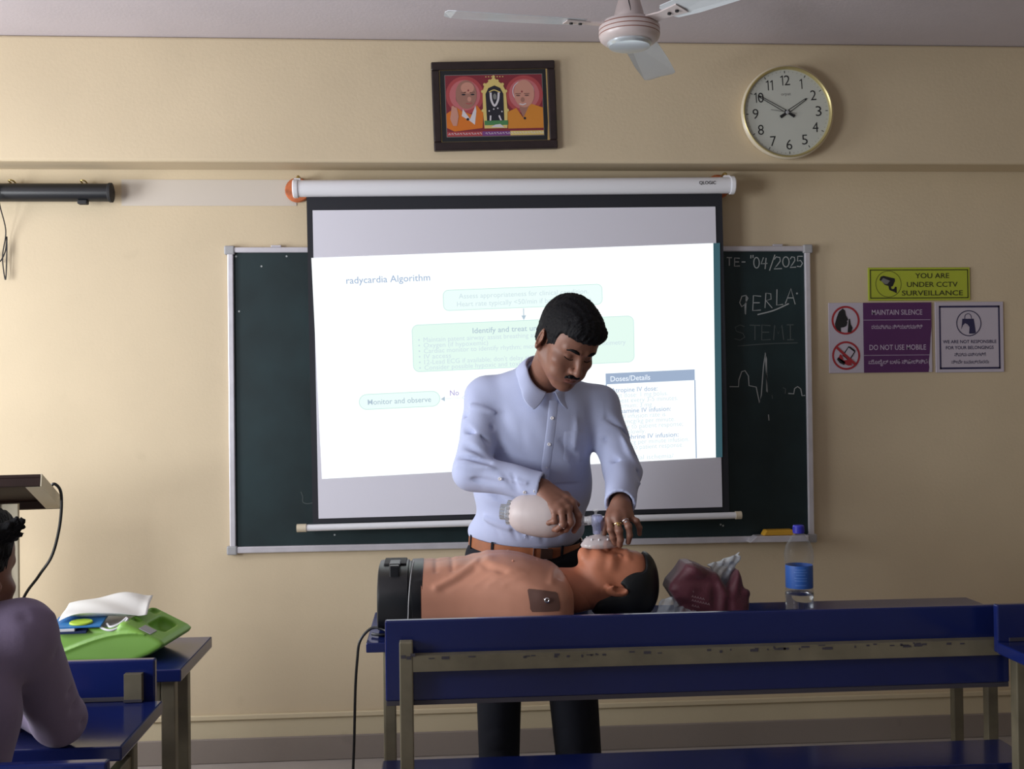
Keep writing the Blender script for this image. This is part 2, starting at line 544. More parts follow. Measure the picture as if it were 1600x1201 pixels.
# ------------------------------------------------------------------ smooth solids: a distance field meshed by surface nets
class Field:
    def __init__(self, lo, hi, h):
        self.lo, self.h = np.array(lo, float), h
        n = np.ceil((np.array(hi) - self.lo) / h).astype(int) + 1
        self.n = n
        self.ax = [(self.lo[i] + h * np.arange(n[i])).astype(np.float32) for i in range(3)]
        self.d = np.full(n, 0.3, np.float32)

    def _sl(self, lo, hi, pad):
        s = []
        for i in range(3):
            a = int(np.floor((lo[i] - pad - self.lo[i]) / self.h))
            b = int(np.ceil((hi[i] + pad - self.lo[i]) / self.h)) + 1
            s.append(slice(max(0, min(a, self.n[i])), max(0, min(b, self.n[i]))))
        X = self.ax[0][s[0]][:, None, None]
        Y = self.ax[1][s[1]][None, :, None]
        Z = self.ax[2][s[2]][None, None, :]
        return tuple(s), X, Y, Z

    def put(self, fn, lo, hi, k=0.0, sub=False):
        s, X, Y, Z = self._sl(lo, hi, k + 4 * self.h)
        a = self.d[s]
        if a.size == 0:
            return
        p = fn(X, Y, Z).astype(np.float32)
        if sub:
            p = -p
            if k > 0:
                h = np.maximum(k - np.abs(a - p), 0) / k
                r = np.maximum(a, p) + h * h * k * 0.25
            else:
                r = np.maximum(a, p)
        else:
            if k > 0:
                h = np.maximum(k - np.abs(a - p), 0) / k
                r = np.minimum(a, p) - h * h * k * 0.25
            else:
                r = np.minimum(a, p)
        self.d[s] = r

    def cone(self, a, b, ra, rb, k=0.0, sub=False):
        a, b = np.array(a, float), np.array(b, float)
        ab = b - a
        L2 = float(ab @ ab) + 1e-12
        rm = max(ra, rb)

        def fn(X, Y, Z):
            t = np.clip(((X - a[0]) * ab[0] + (Y - a[1]) * ab[1] + (Z - a[2]) * ab[2]) / L2, 0, 1)
            return np.sqrt((X - a[0] - t * ab[0]) ** 2 + (Y - a[1] - t * ab[1]) ** 2 + (Z - a[2] - t * ab[2]) ** 2) - (ra + (rb - ra) * t)
        self.put(fn, np.minimum(a, b) - rm, np.maximum(a, b) + rm, k, sub)

    def chain(self, pts, rs, k=0.0):
        for i in range(len(pts) - 1):
            self.cone(pts[i], pts[i + 1], rs[i], rs[i + 1], k)

    def ell(self, c, r, k=0.0, sub=False, rot=None):
        c, r = np.array(c, float), np.array(r, float)
        rm = r.max() if rot is not None else r

        def fn(X, Y, Z):
            x, y, z = X - c[0], Y - c[1], Z - c[2]
            if rot is not None:
                Q = np.array(rot, float)   # columns are the local axes
                x, y, z = (Q[0, 0] * x + Q[1, 0] * y + Q[2, 0] * z, Q[0, 1] * x + Q[1, 1] * y + Q[2, 1] * z,
                           Q[0, 2] * x + Q[1, 2] * y + Q[2, 2] * z)
            k0 = np.sqrt((x / r[0]) ** 2 + (y / r[1]) ** 2 + (z / r[2]) ** 2)
            k1 = np.sqrt((x / r[0] ** 2) ** 2 + (y / r[1] ** 2) ** 2 + (z / r[2] ** 2) ** 2) + 1e-9
            return k0 * (k0 - 1) / k1
        self.put(fn, c - rm, c + rm, k, sub)

    def box(self, c, half, rd=0.0, k=0.0, sub=False, rot=None):
        c, hf = np.array(c, float), np.array(half, float)
        ext = hf if rot is None else np.full(3, np.linalg.norm(hf))

        def fn(X, Y, Z):
            x, y, z = X - c[0], Y - c[1], Z - c[2]
            if rot is not None:
                Q = np.array(rot, float)
                x, y, z = (Q[0, 0] * x + Q[1, 0] * y + Q[2, 0] * z, Q[0, 1] * x + Q[1, 1] * y + Q[2, 1] * z,
                           Q[0, 2] * x + Q[1, 2] * y + Q[2, 2] * z)
            qx, qy, qz = np.abs(x) - hf[0] + rd, np.abs(y) - hf[1] + rd, np.abs(z) - hf[2] + rd
            return (np.sqrt(np.maximum(qx, 0) ** 2 + np.maximum(qy, 0) ** 2 + np.maximum(qz, 0) ** 2)
                    + np.minimum(np.maximum(np.maximum(qx, qy), qz), 0) - rd)
        self.put(fn, c - ext, c + ext, k, sub)

    def polyx(self, P, y0, y1, rd=0.0, k=0.0, sub=False):
        """outline P in (x, z), thick from y0 to y1, edges rounded by rd"""
        P = np.array(P, float)
        n = len(P)

        def fn(X, Y, Z):
            X2, Z2 = np.broadcast_arrays(X[:, :, :], Z[:, :, :])
            d = np.full(X2.shape, 1e9)
            s = np.ones(X2.shape)
            for i in range(n):
                a, b = P[i], P[i - 1]
                e = b - a
                wx, wz = X2 - a[0], Z2 - a[1]
                t = np.clip((wx * e[0] + wz * e[1]) / (e @ e + 1e-12), 0, 1)
                d = np.minimum(d, (wx - e[0] * t) ** 2 + (wz - e[1] * t) ** 2)
                c1, c2, c3 = Z2 >= a[1], Z2 < b[1], e[0] * wz > e[1] * wx
                flip = (c1 & c2 & c3) | (~c1 & ~c2 & ~c3)
                s = np.where(flip, -s, s)
            q = s * np.sqrt(d) + rd
            w = np.abs(Y - (y0 + y1) / 2) - abs(y1 - y0) / 2 + rd
            return np.minimum(np.maximum(q, w), 0) + np.sqrt(np.maximum(q, 0) ** 2 + np.maximum(w, 0) ** 2) - rd
        self.put(fn, (P[:, 0].min(), min(y0, y1), P[:, 1].min()), (P[:, 0].max(), max(y0, y1), P[:, 1].max()), k, sub)

    def crease(self, a, b, w, amp):
        """a groove (amp > 0) or ridge (amp < 0) along a segment"""
        a, b = np.array(a, float), np.array(b, float)
        ab = b - a
        L2 = float(ab @ ab) + 1e-12
        s, X, Y, Z = self._sl(np.minimum(a, b) - 3 * w, np.maximum(a, b) + 3 * w, 0)
        if self.d[s].size == 0:
            return
        t = np.clip(((X - a[0]) * ab[0] + (Y - a[1]) * ab[1] + (Z - a[2]) * ab[2]) / L2, 0, 1)
        q = (X - a[0] - t * ab[0]) ** 2 + (Y - a[1] - t * ab[1]) ** 2 + (Z - a[2] - t * ab[2]) ** 2
        self.d[s] += (amp * np.exp(-q / (w * w)) * (1 - 0.6 * np.abs(2 * t - 1))).astype(np.float32)

    def warp(self, fn):
        self.d += fn(self.ax[0][:, None, None], self.ax[1][None, :, None], self.ax[2][None, None, :]).astype(np.float32)

    def mesh(self):
        d = self.d
        s = d < 0
        nx, ny, nz = d.shape
        cnt = np.zeros((nx - 1, ny - 1, nz - 1), np.int16)
        acc = np.zeros((nx - 1, ny - 1, nz - 1, 3), np.float32)

        def cv(a, o):
            return a[o[0]:nx - 1 + o[0], o[1]:ny - 1 + o[1], o[2]:nz - 1 + o[2]]
        for ax in range(3):
            for u in (0, 1):
                for v in (0, 1):
                    o = [0, 0, 0]
                    others = [i for i in range(3) if i != ax]
                    o[others[0]], o[others[1]] = u, v
                    o2 = list(o)
                    o2[ax] = 1
                    a, b = cv(d, o), cv(d, o2)
                    m = cv(s, o) != cv(s, o2)
                    I = np.nonzero(m)
                    t = a[I] / (a[I] - b[I])
                    cnt[I] += 1
                    for i in range(3):
                        acc[I + (np.full(len(I[0]), i),)] += o[i] + (t if i == ax else 0)
        I = np.nonzero(cnt)
        idx = np.full(cnt.shape, -1, np.int64)
        idx[I] = np.arange(len(I[0]))
        V = np.stack(I, -1) + acc[I] / cnt[I][:, None]
        V = self.lo + V * self.h
        F = []
        for ax in range(3):
            sl0 = [slice(None)] * 3
            sl1 = [slice(None)] * 3
            sl0[ax], sl1[ax] = slice(0, -1), slice(1, None)
            a, b = s[tuple(sl0)], s[tuple(sl1)]
            E = np.nonzero(a != b)
            o1, o2 = [i for i in range(3) if i != ax]
            ok = (E[o1] > 0) & (E[o1] < d.shape[o1] - 1) & (E[o2] > 0) & (E[o2] < d.shape[o2] - 1)
            E = tuple(e[ok] for e in E)
            if len(E[0]) == 0:
                continue
            q = []
            for u, v in ((-1, -1), (0, -1), (0, 0), (-1, 0)):
                J = list(E)
                J[o1] = J[o1] + u
                J[o2] = J[o2] + v
                q.append(idx[tuple(J)])
            q = np.stack(q, -1)
            inside = a[E]
            fl = inside if ax != 1 else ~inside
            q = np.where(fl[:, None], q, q[:, ::-1])
            F.append(q)
        F = np.concatenate(F)
        F = F[(F >= 0).all(1)]
        return V, F


def smooth_mesh(V, F, it=1, lam=0.5):
    V = V.copy()
    for _ in range(it):
        S = np.zeros_like(V)
        c = np.zeros(len(V))
        for a, b in ((0, 1), (1, 2), (2, 3), (3, 0)):
            np.add.at(S, F[:, a], V[F[:, b]]); np.add.at(S, F[:, b], V[F[:, a]])
            np.add.at(c, F[:, a], 1); np.add.at(c, F[:, b], 1)
        V = V + lam * (S / np.maximum(c, 1)[:, None] - V)
    return V


def field_obj(f, name, mats, parent=None, idxfn=None, it=1, T=None):
    V, F = f.mesh()
    V = smooth_mesh(V, F, it)
    idx = idxfn(V[F].mean(1)) if idxfn is not None else None
    if T is not None:
        V = T(V)
    return mesh_obj(name, V, F, mats, parent, idx, smooth=True, world=True)


def rotm(rx=0.0, ry=0.0, rz=0.0):
    return np.array((Matrix.Rotation(math.radians(rz), 3, 'Z') @ Matrix.Rotation(math.radians(rx), 3, 'X')
                     @ Matrix.Rotation(math.radians(ry), 3, 'Y')))

# ================================================================== the room
def struct(o):
    o['kind'] = 'structure'
    return o


BEAM_Z, CEIL_Z = 2.368, 2.852
struct(MB().box((-3.4, 0.0, 0.0), (4.3, 0.12, 3.0), M['wall']).obj('wall_back'))
struct(MB().box((-3.2, -0.16, BEAM_Z), (4.2, -0.001, CEIL_Z), M['beam']).obj('trim_1', bevel=0.012, seg=3))
struct(MB().box((-3.4, -7.2, CEIL_Z), (4.3, 0.12, CEIL_Z + 0.15), M['ceil']).obj('ceiling'))
struct(MB().box((-3.4, -7.2, -0.12), (4.3, 0.12, 0.0), M['floor']).obj('floor'))
struct(MB().box((4.2, -7.2, 0.0), (4.3, 0.0, CEIL_Z), M['wall']).obj('wall_right'))
# left wall with two window openings
wl = MB()
X0, X1 = -3.4, -3.2
wl.box((X0, -7.2, 0.0), (X1, 0.0, 0.95), M['wall'])
wl.box((X0, -7.2, 2.3), (X1, 0.0, CEIL_Z), M['wall'])
for a, b in ((-7.2, -4.15), (-2.75, -1.85), (-0.75, 0.0)):
    wl.box((X0, a, 0.95), (X1, b, 2.3), M['wall'])
struct(wl.obj('wall_left'))
for i, (a, b) in enumerate(((-1.85, -0.75), (-4.15, -2.75))):
    w = MB()
    for (p, q) in (((a, 0.95), (b, 1.0)), ((a, 2.25), (b, 2.3)), ((a, 1.0), (a + 0.05, 2.25)), ((b - 0.05, 1.0), (b, 2.25)),
                   (((a + b) / 2 - 0.025, 1.0), ((a + b) / 2 + 0.025, 2.25))):
        w.box((-3.33, p[0], p[1]), (-3.27, q[0], q[1]), M['white'])
    struct(w.obj('window_%d' % (i + 1)))
# skirting, worn paint band above it and the cable trunking along the wall
bb = MB()
bb.box((-3.2, -0.014, 0.0), (4.2, -0.001, 0.098), M['skirt'])
struct(bb.obj('baseboard_back', bevel=0.004))
struct(MB().box((-3.2, -0.006, 0.098), (4.2, -0.001, 0.172), M['dado']).obj('trim_2'))
struct(MB().box((-3.2, -0.016, 0.172), (4.2, -0.001, 0.192), M['conduit']).obj('trim_3', bevel=0.003))


# ================================================================== chalkboard
cb = thing('chalkboard', 'long dark green chalkboard in aluminium frame with chalk writing at its right end', 'chalkboard', (0.357, 0, 0.835))
bx0, bx1, bz0, bz1 = -0.833, 1.546, 0.835, 2.056
mb = MB(); mb.box((bx0 + 0.02, -0.014, bz0 + 0.015), (bx1 - 0.02, -0.002, bz1 - 0.015), M['board'])
mb.obj('writing_surface', cb, world=True)
for nm, lo, hi in (('frame_rail', (bx0, -0.026, bz1 - 0.022), (bx1, -0.001, bz1)), ('frame_rail', (bx0, -0.026, bz0), (bx1, -0.001, bz0 + 0.026)),
                   ('frame_stile', (bx0, -0.026, bz0 + 0.026), (bx0 + 0.024, -0.001, bz1 - 0.022)),
                   ('frame_stile', (bx1 - 0.024, -0.026, bz0 + 0.026), (bx1, -0.001, bz1 - 0.022))):
    MB().box(lo, hi, M['alu']).obj(nm, cb, bevel=0.004, world=True)
for cx, cz in ((bx0, bz0), (bx1, bz0), (bx0, bz1), (bx1, bz1)):
    MB().box((cx - 0.012 if cx < 0 else cx - 0.030, -0.030, cz - 0.006 if cz < 1.5 else cz - 0.030),
             (cx + 0.030 if cx < 0 else cx + 0.010, -0.001, cz + 0.030 if cz < 1.5 else cz + 0.006), M['grey']).obj('corner_cap', cb, bevel=0.006, world=True)
for cx in (-0.64, 1.41):
    MB().box((cx - 0.02, -0.024, bz1), (cx + 0.02, -0.004, bz1 + 0.008), M['alu']).obj('hanger_clip', cb, bevel=0.002, world=True)
tr = MB()
tr.prism([(1.255, 0.842), (1.285, 0.868), (1.50, 0.868), (1.50, 0.842)], -0.085, -0.026, M['alu'])
tr.obj('chalk_tray', cb, bevel=0.003, world=True)
# chalk marks, in metres on the board
fl = Flat(wall_map(0, 0, -0.0146), 0.0004)
CH, CF = M['chalk'], M['chalkf']


def chalk_part(nm):
    global fl
    fl.obj(nm, cb).location = (-cb.location[0], 0, -cb.location[2])
    fl = Flat(wall_map(0, 0, -0.0146), 0.0004)


def glyph(strokes, x, z, w, h, wd, m, slant=0.0, smooth=0):
    for s in strokes:
        fl.stroke([(x + (a + slant * b) * w, z + b * h) for a, b in s], wd, m, 1, smooth)


O = lambda cx=0.5, cy=0.5, rx=0.45, ry=0.5: [(cx + rx * math.cos(t), cy + ry * math.sin(t)) for t in np.linspace(1.2, 1.2 + 2 * PI, 18)]
G = {
    'T': [[(0, 1), (1, 0.97)], [(0.5, 1), (0.48, 0)]],
    'E': [[(0.95, 0.95), (0.05, 1), (0, 0), (0.95, 0.03)], [(0.03, 0.52), (0.8, 0.52)]],
    '-': [[(0.1, 0.45), (0.9, 0.45)]],
    "'": [[(0.5, 1.15), (0.42, 0.7)]],
    '0': [O()],
    '4': [[(0.35, 1.0), (0.02, 0.42), (0.9, 0.46)], [(0.72, 0.95), (0.55, -0.05)]],
    '/': [[(0.9, 1.25), (0.1, -0.25)]],
    '2': [[(0.05, 0.78), (0.3, 1.0), (0.75, 0.95), (0.8, 0.65), (0.4, 0.3), (0.0, 0.0), (1.0, 0.03)]],
    '5': [[(0.95, 1.0), (0.2, 1.0), (0.15, 0.55), (0.6, 0.62), (0.9, 0.35), (0.6, 0.02), (0.05, 0.06)]],
    'P': [[(0.55, 0.0), (0.50, 0.5), (0.78, 0.85), (0.6, 1.0), (0.2, 0.95), (0.0, 0.6), (0.2, 0.38), (0.50, 0.5)], [(0.62, 1.0), (0.58, -0.05)]],
    'R': [[(0.05, 0), (0.12, 1.0), (0.7, 0.95), (0.75, 0.6), (0.15, 0.5), (0.9, 0.0)]],
    'L': [[(0.1, 1.05), (0.1, 0.0), (0.9, 0.05)]],
    'A': [[(0, 0), (0.5, 1.0), (0.95, -0.05)], [(0.2, 0.38), (0.75, 0.38)]],
    'S': [[(0.9, 0.9), (0.5, 1.02), (0.1, 0.85), (0.2, 0.6), (0.75, 0.45), (0.9, 0.2), (0.5, 0.0), (0.05, 0.1)]],
    'M': [[(0, 0), (0.12, 1.0), (0.45, 0.4), (0.8, 1.0), (0.95, 0)]],
    'I': [[(0.1, 1), (0.9, 1)], [(0.5, 1), (0.5, 0)], [(0.1, 0), (0.9, 0)]],
}
for ch, x, z, w, h in (('T', 1.196, 1.976, 0.022, 0.034), ('E', 1.228, 1.974, 0.024, 0.034), ('-', 1.256, 1.976, 0.020, 0.034),
                       ("'", 1.292, 1.985, 0.012, 0.030), ("'", 1.302, 1.990, 0.010, 0.026), ('0', 1.308, 1.966, 0.026, 0.044),
                       ('4', 1.340, 1.964, 0.030, 0.046), ('/', 1.372, 1.966, 0.030, 0.044), ('2', 1.394, 1.962, 0.034, 0.050),
                       ('0', 1.430, 1.970, 0.030, 0.042), ('2', 1.462, 1.968, 0.026, 0.044), ('5', 1.490, 1.970, 0.028, 0.044)):
    if x == 1.292:
        chalk_part('chalk_word')
    glyph(G[ch], x, z, w, h, 0.0042, CH)
chalk_part('chalk_date')
for ch, x, z, w, h, m in (('P', 1.246, 1.778, 0.044, 0.075, CH), ('E', 1.302, 1.790, 0.036, 0.062, CH), ('R', 1.352, 1.800, 0.036, 0.062, CH),
                          ('L', 1.400, 1.812, 0.034, 0.062, CH), ('A', 1.440, 1.818, 0.044, 0.062, CH)):
    glyph(G[ch], x, z, w, h, 0.0040, m, slant=0.06)
fl.stroke([(1.322, 1.773), (1.39, 1.79), (1.455, 1.818)], 0.005, CH, 1, 5)
chalk_part('chalk_word')
for ch, x, w in (('S', 1.222, 0.05), ('T', 1.288, 0.045), ('E', 1.338, 0.04), ('M', 1.388, 0.045), ('I', 1.442, 0.035)):
    glyph(G[ch], x, 1.668, w, 0.062, 0.0040, CF)
fl.stroke([(1.236, 1.644), (1.36, 1.652), (1.49, 1.655)], 0.0035, CF, 1, 4)
chalk_part('faint_chalk_word')
fl.stroke([(1.20, 1.477), (1.238, 1.476), (1.240, 1.505), (1.252, 1.538), (1.266, 1.542), (1.280, 1.520), (1.282, 1.480), (1.312, 1.474),
           (1.325, 1.408), (1.333, 1.440), (1.344, 1.56), (1.354, 1.618), (1.357, 1.590), (1.356, 1.455)], 0.0042, CH)
fl.stroke([(1.352, 1.60), (1.357, 1.50), (1.359, 1.452)], 0.0035, CH)
fl.stroke([(1.378, 1.44), (1.380, 1.425)], 0.0035, CF); fl.stroke([(1.362, 1.36), (1.364, 1.335)], 0.004, CH)
fl.stroke([(1.424, 1.470), (1.436, 1.465), (1.434, 1.445)], 0.004, CF)
fl.stroke([(1.447, 1.446), (1.470, 1.444), (1.474, 1.466), (1.487, 1.474), (1.500, 1.464), (1.505, 1.436), (1.518, 1.437)], 0.0042, CH)
chalk_part('chalk_heart_trace')
fl.stroke([(-0.552, 1.075), (-0.545, 1.055), (-0.545, 1.035), (-0.53, 1.027), (-0.505, 1.030)], 0.003, CF, 1, 4)
chalk_part('chalk_scribble')
for x, z in ((-0.80, 2.02), (-0.60, 2.02), (-0.70, 1.98), (-0.79, 1.80), (-0.42, 0.90), (1.165, 0.905), (1.155, 0.91), (1.49, 1.86)):
    fl.disc(x, z, 0.004, CH, 1, n=8)
    chalk_part('chalk_speck')

d = MB(); d.prism([(0, 0), (0.012, 0.022), (0.125, 0.022), (0.135, 0)], -0.05, 0.0, M['yellow'])
dd = d.obj('board_duster', bevel=0.004)
dd.location = (1.315, -0.030, 0.8685)
tag(dd, 'yellow board duster on the chalk tray under the right end of the chalkboard', 'duster')

# ================================================================== projector screen
SXC, SZC = 0.332, 1.62
ps = thing('projection_screen', 'white pull-down projector screen with black border showing a lit slide', 'projector screen', (SXC, -0.1, SZC))
ps.rotation_euler = (0, -0.0095, 0)
px0, px1 = -0.847, 0.838
mb = MB()
prof = [(0.032 * math.cos(t) * 1.0, 0.033 * math.sin(t)) for t in np.linspace(0, 2 * PI, 24, endpoint=False)]
n = len(prof)
V = [(-0.872, y - 0.004, 0.663 + z) for y, z in prof] + [(0.868, y - 0.004, 0.663 + z) for y, z in prof]
mb.add(V, [tuple(range(n)), tuple(range(2 * n - 1, n - 1, -1))] + [(k, k + n, (k + 1) % n + n, (k + 1) % n) for k in range(n)], M['white'])
mb.obj('roller_case', ps, auto=True)
for s in (-1, 1):
    e = MB(); x = 0.868 if s > 0 else -0.872
    e.lathe([(0.036, 0), (0.037, 0.004), (0.037, 0.016), (0.033, 0.02)], M['white'], 24,
            Matrix.Translation((x - 0.006 if s > 0 else x + 0.006, -0.004, 0.663)) @ Matrix.Rotation(s * PI / 2, 4, 'Y'))
    e.obj('end_cap', ps, auto=True)
lg = Flat(lambda u, v, l: (u, -0.0372 - l, v), 0.0003)
lg.text('QLOGIC', 0.763, 0.668, 0.068, 0.013, M['ink'], 1, 0.012)
lg.obj('maker_lettering', ps)
# fabric: black cloth with the white viewing area
fb = MB()
fb.box((-0.835, 0.004, -0.655), (0.832, 0.0055, 0.640), M['screenb'])
fb.obj('black_border_cloth', ps)
wf = MB(); wf.box((-0.812, 0.002, -0.637), (0.803, 0.0038, 0.578), M['screenw'])
wf.obj('white_viewing_area', ps)
bar = MB()
bar.tube([(-0.885, 0.004, -0.672), (0.868, 0.004, -0.672)], 0.0135, M['white'], 14)
bar.obj('bottom_bar', ps, auto=True)
for x in (-0.885, 0.868):
    b = MB(); b.tube([(x - 0.012, 0.004, -0.672), (x + 0.025 if x < 0 else x + 0.012, 0.004, -0.672)], 0.0165, M['clockrim'], 14)
    b.obj('bar_end_cap', ps, auto=True)
# orange plates and hooks that carry the case
for x in (-0.880, 0.838):
    d = MB()
    d.lathe([(0.048, 0), (0.050, 0.004), (0.046, 0.010), (0.020, 0.012)], M['rustor'], 28,
            Matrix.Translation((x, 0.092, 0.675)) @ Matrix.Rotation(PI / 2, 4, 'X'))
    d.obj('wall_plate', ps, auto=True)
    h = MB()
    h.tube(catmull([(x + 0.012, 0.085, 0.700), (x + 0.012, 0.045, 0.716), (x + 0.012, 0.010, 0.712), (x + 0.012, 0.0, 0.694)], 5), 0.006, M['brass'], 8)
    h.box((x, -0.014, 0.68), (x + 0.024, 0.008, 0.702), M['white'])
    h.obj('hook', ps, auto=True)

# the slide, an emissive sheet standing in for projector light: four corners on the cloth, contents in the slide's own s (across) and t (down)
def xl(X, Z):
    c, s_ = math.cos(0.0095), math.sin(0.0095)
    dx, dz = X - SXC, Z - SZC
    return (dx * c + dz * s_, -dx * s_ + dz * c)


QTL, QTR, QBR, QBL = [np.array(xl(*p)) for p in ((-0.492, 2.002), (1.141, 2.058), (1.139, 1.192), (-0.459, 1.131))]


def slide_map(s, t, l):
    p = (1 - t) * ((1 - s) * QTL + s * QTR) + t * ((1 - s) * QBL + s * QBR)
    return (p[0], 0.0012 - l, p[1])


E1 = emis('glowing_white', (0.95, 1.0, 1.0), 1.15)
E2 = emis('glowing_pale_green', (0.80, 0.98, 0.90), 1.0)
E3 = emis('glowing_pale_mint', (0.85, 1.0, 0.97), 1.02)
ET = emis('glowing_grey_lettering', (0.48, 0.60, 0.70), 0.95)
ETL = emis('glowing_faint_lettering', (0.66, 0.78, 0.84), 0.98)
ETB = emis('glowing_blue_lettering', (0.42, 0.54, 0.74), 0.9)
EV = emis('glowing_violet_lettering', (0.52, 0.46, 0.78), 0.9)
EH = emis('glowing_blue_header', (0.42, 0.53, 0.72), 0.85)
EL = emis('glowing_outline', (0.66, 0.90, 0.84), 0.95)
EW = emis('glowing_white_lettering', (0.85, 0.92, 1.0), 1.05)
EK = emis('glowing_spill_on_black', (0.07, 0.17, 0.21), 0.6)  # projector spill on the black border, put in as a dim glow
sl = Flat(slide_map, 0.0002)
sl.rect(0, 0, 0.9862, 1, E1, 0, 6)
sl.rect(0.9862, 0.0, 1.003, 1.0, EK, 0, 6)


def stext(body, s0, t, w, h, m, bold=0.0, ref=None, layer=3):
    # s0: left edge
    V_, F_ = text_mesh(body, bold)
    R_, _ = text_mesh(ref or 'H', bold)
    hh = R_[:, 1].max()
    lo, hi = V_[:, 0].min(), V_[:, 0].max()
    P = [(s0 + (a - lo) * w / (hi - lo), t + h / 2 - b * h / hh) for a, b in V_]
    sl._add(P, [f[::-1] for f in F_], m, layer)


def rbox(s0, t0, s1, t1, r, m, line, layer=1):
    def path(e):
        P = []
        rs, rt = r, r * 1.85
        for cx, cy, a0 in ((s1 - rs, t0 + rt, -PI / 2), (s1 - rs, t1 - rt, 0), (s0 + rs, t1 - rt, PI / 2), (s0 + rs, t0 + rt, PI)):
            for k in range(7):
                a = a0 + k * PI / 12
                P.append((cx + (rs + e) * math.cos(a), cy + (rt + e * 1.85) * math.sin(a)))
        return P[::-1]
    sl.poly(path(0.0018), line, layer)
    sl.poly(path(0), m, layer + 1)


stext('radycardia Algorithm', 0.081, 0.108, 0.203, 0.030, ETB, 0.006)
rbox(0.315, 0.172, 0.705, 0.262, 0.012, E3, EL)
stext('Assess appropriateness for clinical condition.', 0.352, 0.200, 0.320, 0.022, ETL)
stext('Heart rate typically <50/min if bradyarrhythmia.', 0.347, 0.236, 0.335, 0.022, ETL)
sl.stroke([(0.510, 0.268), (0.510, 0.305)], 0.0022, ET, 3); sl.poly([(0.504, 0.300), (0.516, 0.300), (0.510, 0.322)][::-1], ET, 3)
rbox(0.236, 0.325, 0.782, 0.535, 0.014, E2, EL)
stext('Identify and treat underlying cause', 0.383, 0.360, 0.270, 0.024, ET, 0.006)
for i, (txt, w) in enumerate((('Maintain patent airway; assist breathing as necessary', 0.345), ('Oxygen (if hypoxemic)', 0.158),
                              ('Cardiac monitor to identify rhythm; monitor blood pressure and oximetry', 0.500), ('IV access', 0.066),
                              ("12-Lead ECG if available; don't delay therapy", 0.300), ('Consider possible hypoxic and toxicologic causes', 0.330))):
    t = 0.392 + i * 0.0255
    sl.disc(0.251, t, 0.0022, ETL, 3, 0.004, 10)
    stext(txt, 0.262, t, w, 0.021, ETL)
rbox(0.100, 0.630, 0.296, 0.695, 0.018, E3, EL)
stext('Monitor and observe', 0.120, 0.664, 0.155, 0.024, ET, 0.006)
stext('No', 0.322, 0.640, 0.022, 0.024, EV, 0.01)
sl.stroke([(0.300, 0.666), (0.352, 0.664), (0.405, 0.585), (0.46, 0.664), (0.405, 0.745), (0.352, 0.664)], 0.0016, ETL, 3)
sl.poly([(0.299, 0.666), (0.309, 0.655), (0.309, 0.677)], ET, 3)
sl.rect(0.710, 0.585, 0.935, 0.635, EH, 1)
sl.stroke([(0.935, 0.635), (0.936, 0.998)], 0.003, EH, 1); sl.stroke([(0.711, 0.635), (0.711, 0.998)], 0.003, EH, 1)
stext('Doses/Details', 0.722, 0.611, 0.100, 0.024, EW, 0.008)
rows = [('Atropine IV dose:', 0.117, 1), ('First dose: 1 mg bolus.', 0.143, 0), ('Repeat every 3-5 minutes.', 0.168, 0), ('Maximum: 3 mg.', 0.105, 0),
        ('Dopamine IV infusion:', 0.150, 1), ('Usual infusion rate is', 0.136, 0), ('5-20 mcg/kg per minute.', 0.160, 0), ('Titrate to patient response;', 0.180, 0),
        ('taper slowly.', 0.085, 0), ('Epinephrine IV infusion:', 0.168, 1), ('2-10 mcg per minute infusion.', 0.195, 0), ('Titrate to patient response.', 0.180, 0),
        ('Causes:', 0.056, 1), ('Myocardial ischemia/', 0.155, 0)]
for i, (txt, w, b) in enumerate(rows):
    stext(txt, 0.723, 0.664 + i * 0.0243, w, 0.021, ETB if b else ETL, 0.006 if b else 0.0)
sl.obj('glowing_slide', ps)

# ================================================================== things on the wall
# pale patch of paint left of the screen case belongs to the wall surface itself
pp = MB(); pp.box((-1.25, -0.0022, 2.225), (-0.56, -0.001, 2.33), M['pale'])
struct(pp.obj('trim_4'))

hb = thing('tube_light', 'black tube-shaped housing mounted on the wall at the upper left edge', 'tube light', (-1.70, -0.05, 2.268))
mb = MB()
n = 20
prof = [(0.034 * math.cos(t), 0.036 * math.sin(t)) for t in np.linspace(0, 2 * PI, n, endpoint=False)]
V = [(-2.25, -0.052 + y, 2.268 + z) for y, z in prof] + [(-1.276, -0.052 + y, 2.268 + z) for y, z in prof]
mb.add(V, [tuple(range(n)), tuple(range(2 * n - 1, n - 1, -1))] + [(k, k + n, (k + 1) % n + n, (k + 1) % n) for k in range(n)], M['black'])
mb.obj('housing', hb, auto=True, world=True)
e = MB(); e.lathe([(0.036, 0), (0.0385, 0.003), (0.0385, 0.012), (0.03, 0.014)], M['blackm'], 24, Matrix.Translation((-1.284, -0.052, 2.268)) @ Matrix.Rotation(PI / 2, 4, 'Y'))
e.obj('end_cap', hb, auto=True, world=True)
MB().box((-1.40, -0.075, 2.220), (-1.362, -0.045, 2.236), M['blackm']).obj('switch', hb, bevel=0.004, world=True)
for x in (-1.385, -1.66):
    k = MB(); k.tube(catmull([(x - 0.008, -0.004, 2.306), (x - 0.008, -0.05, 2.315), (x + 0.008, -0.05, 2.315), (x + 0.008, -0.004, 2.306)], 5), 0.003, M['brass'], 8)
    k.obj('wall_bracket', hb, auto=True, world=True)
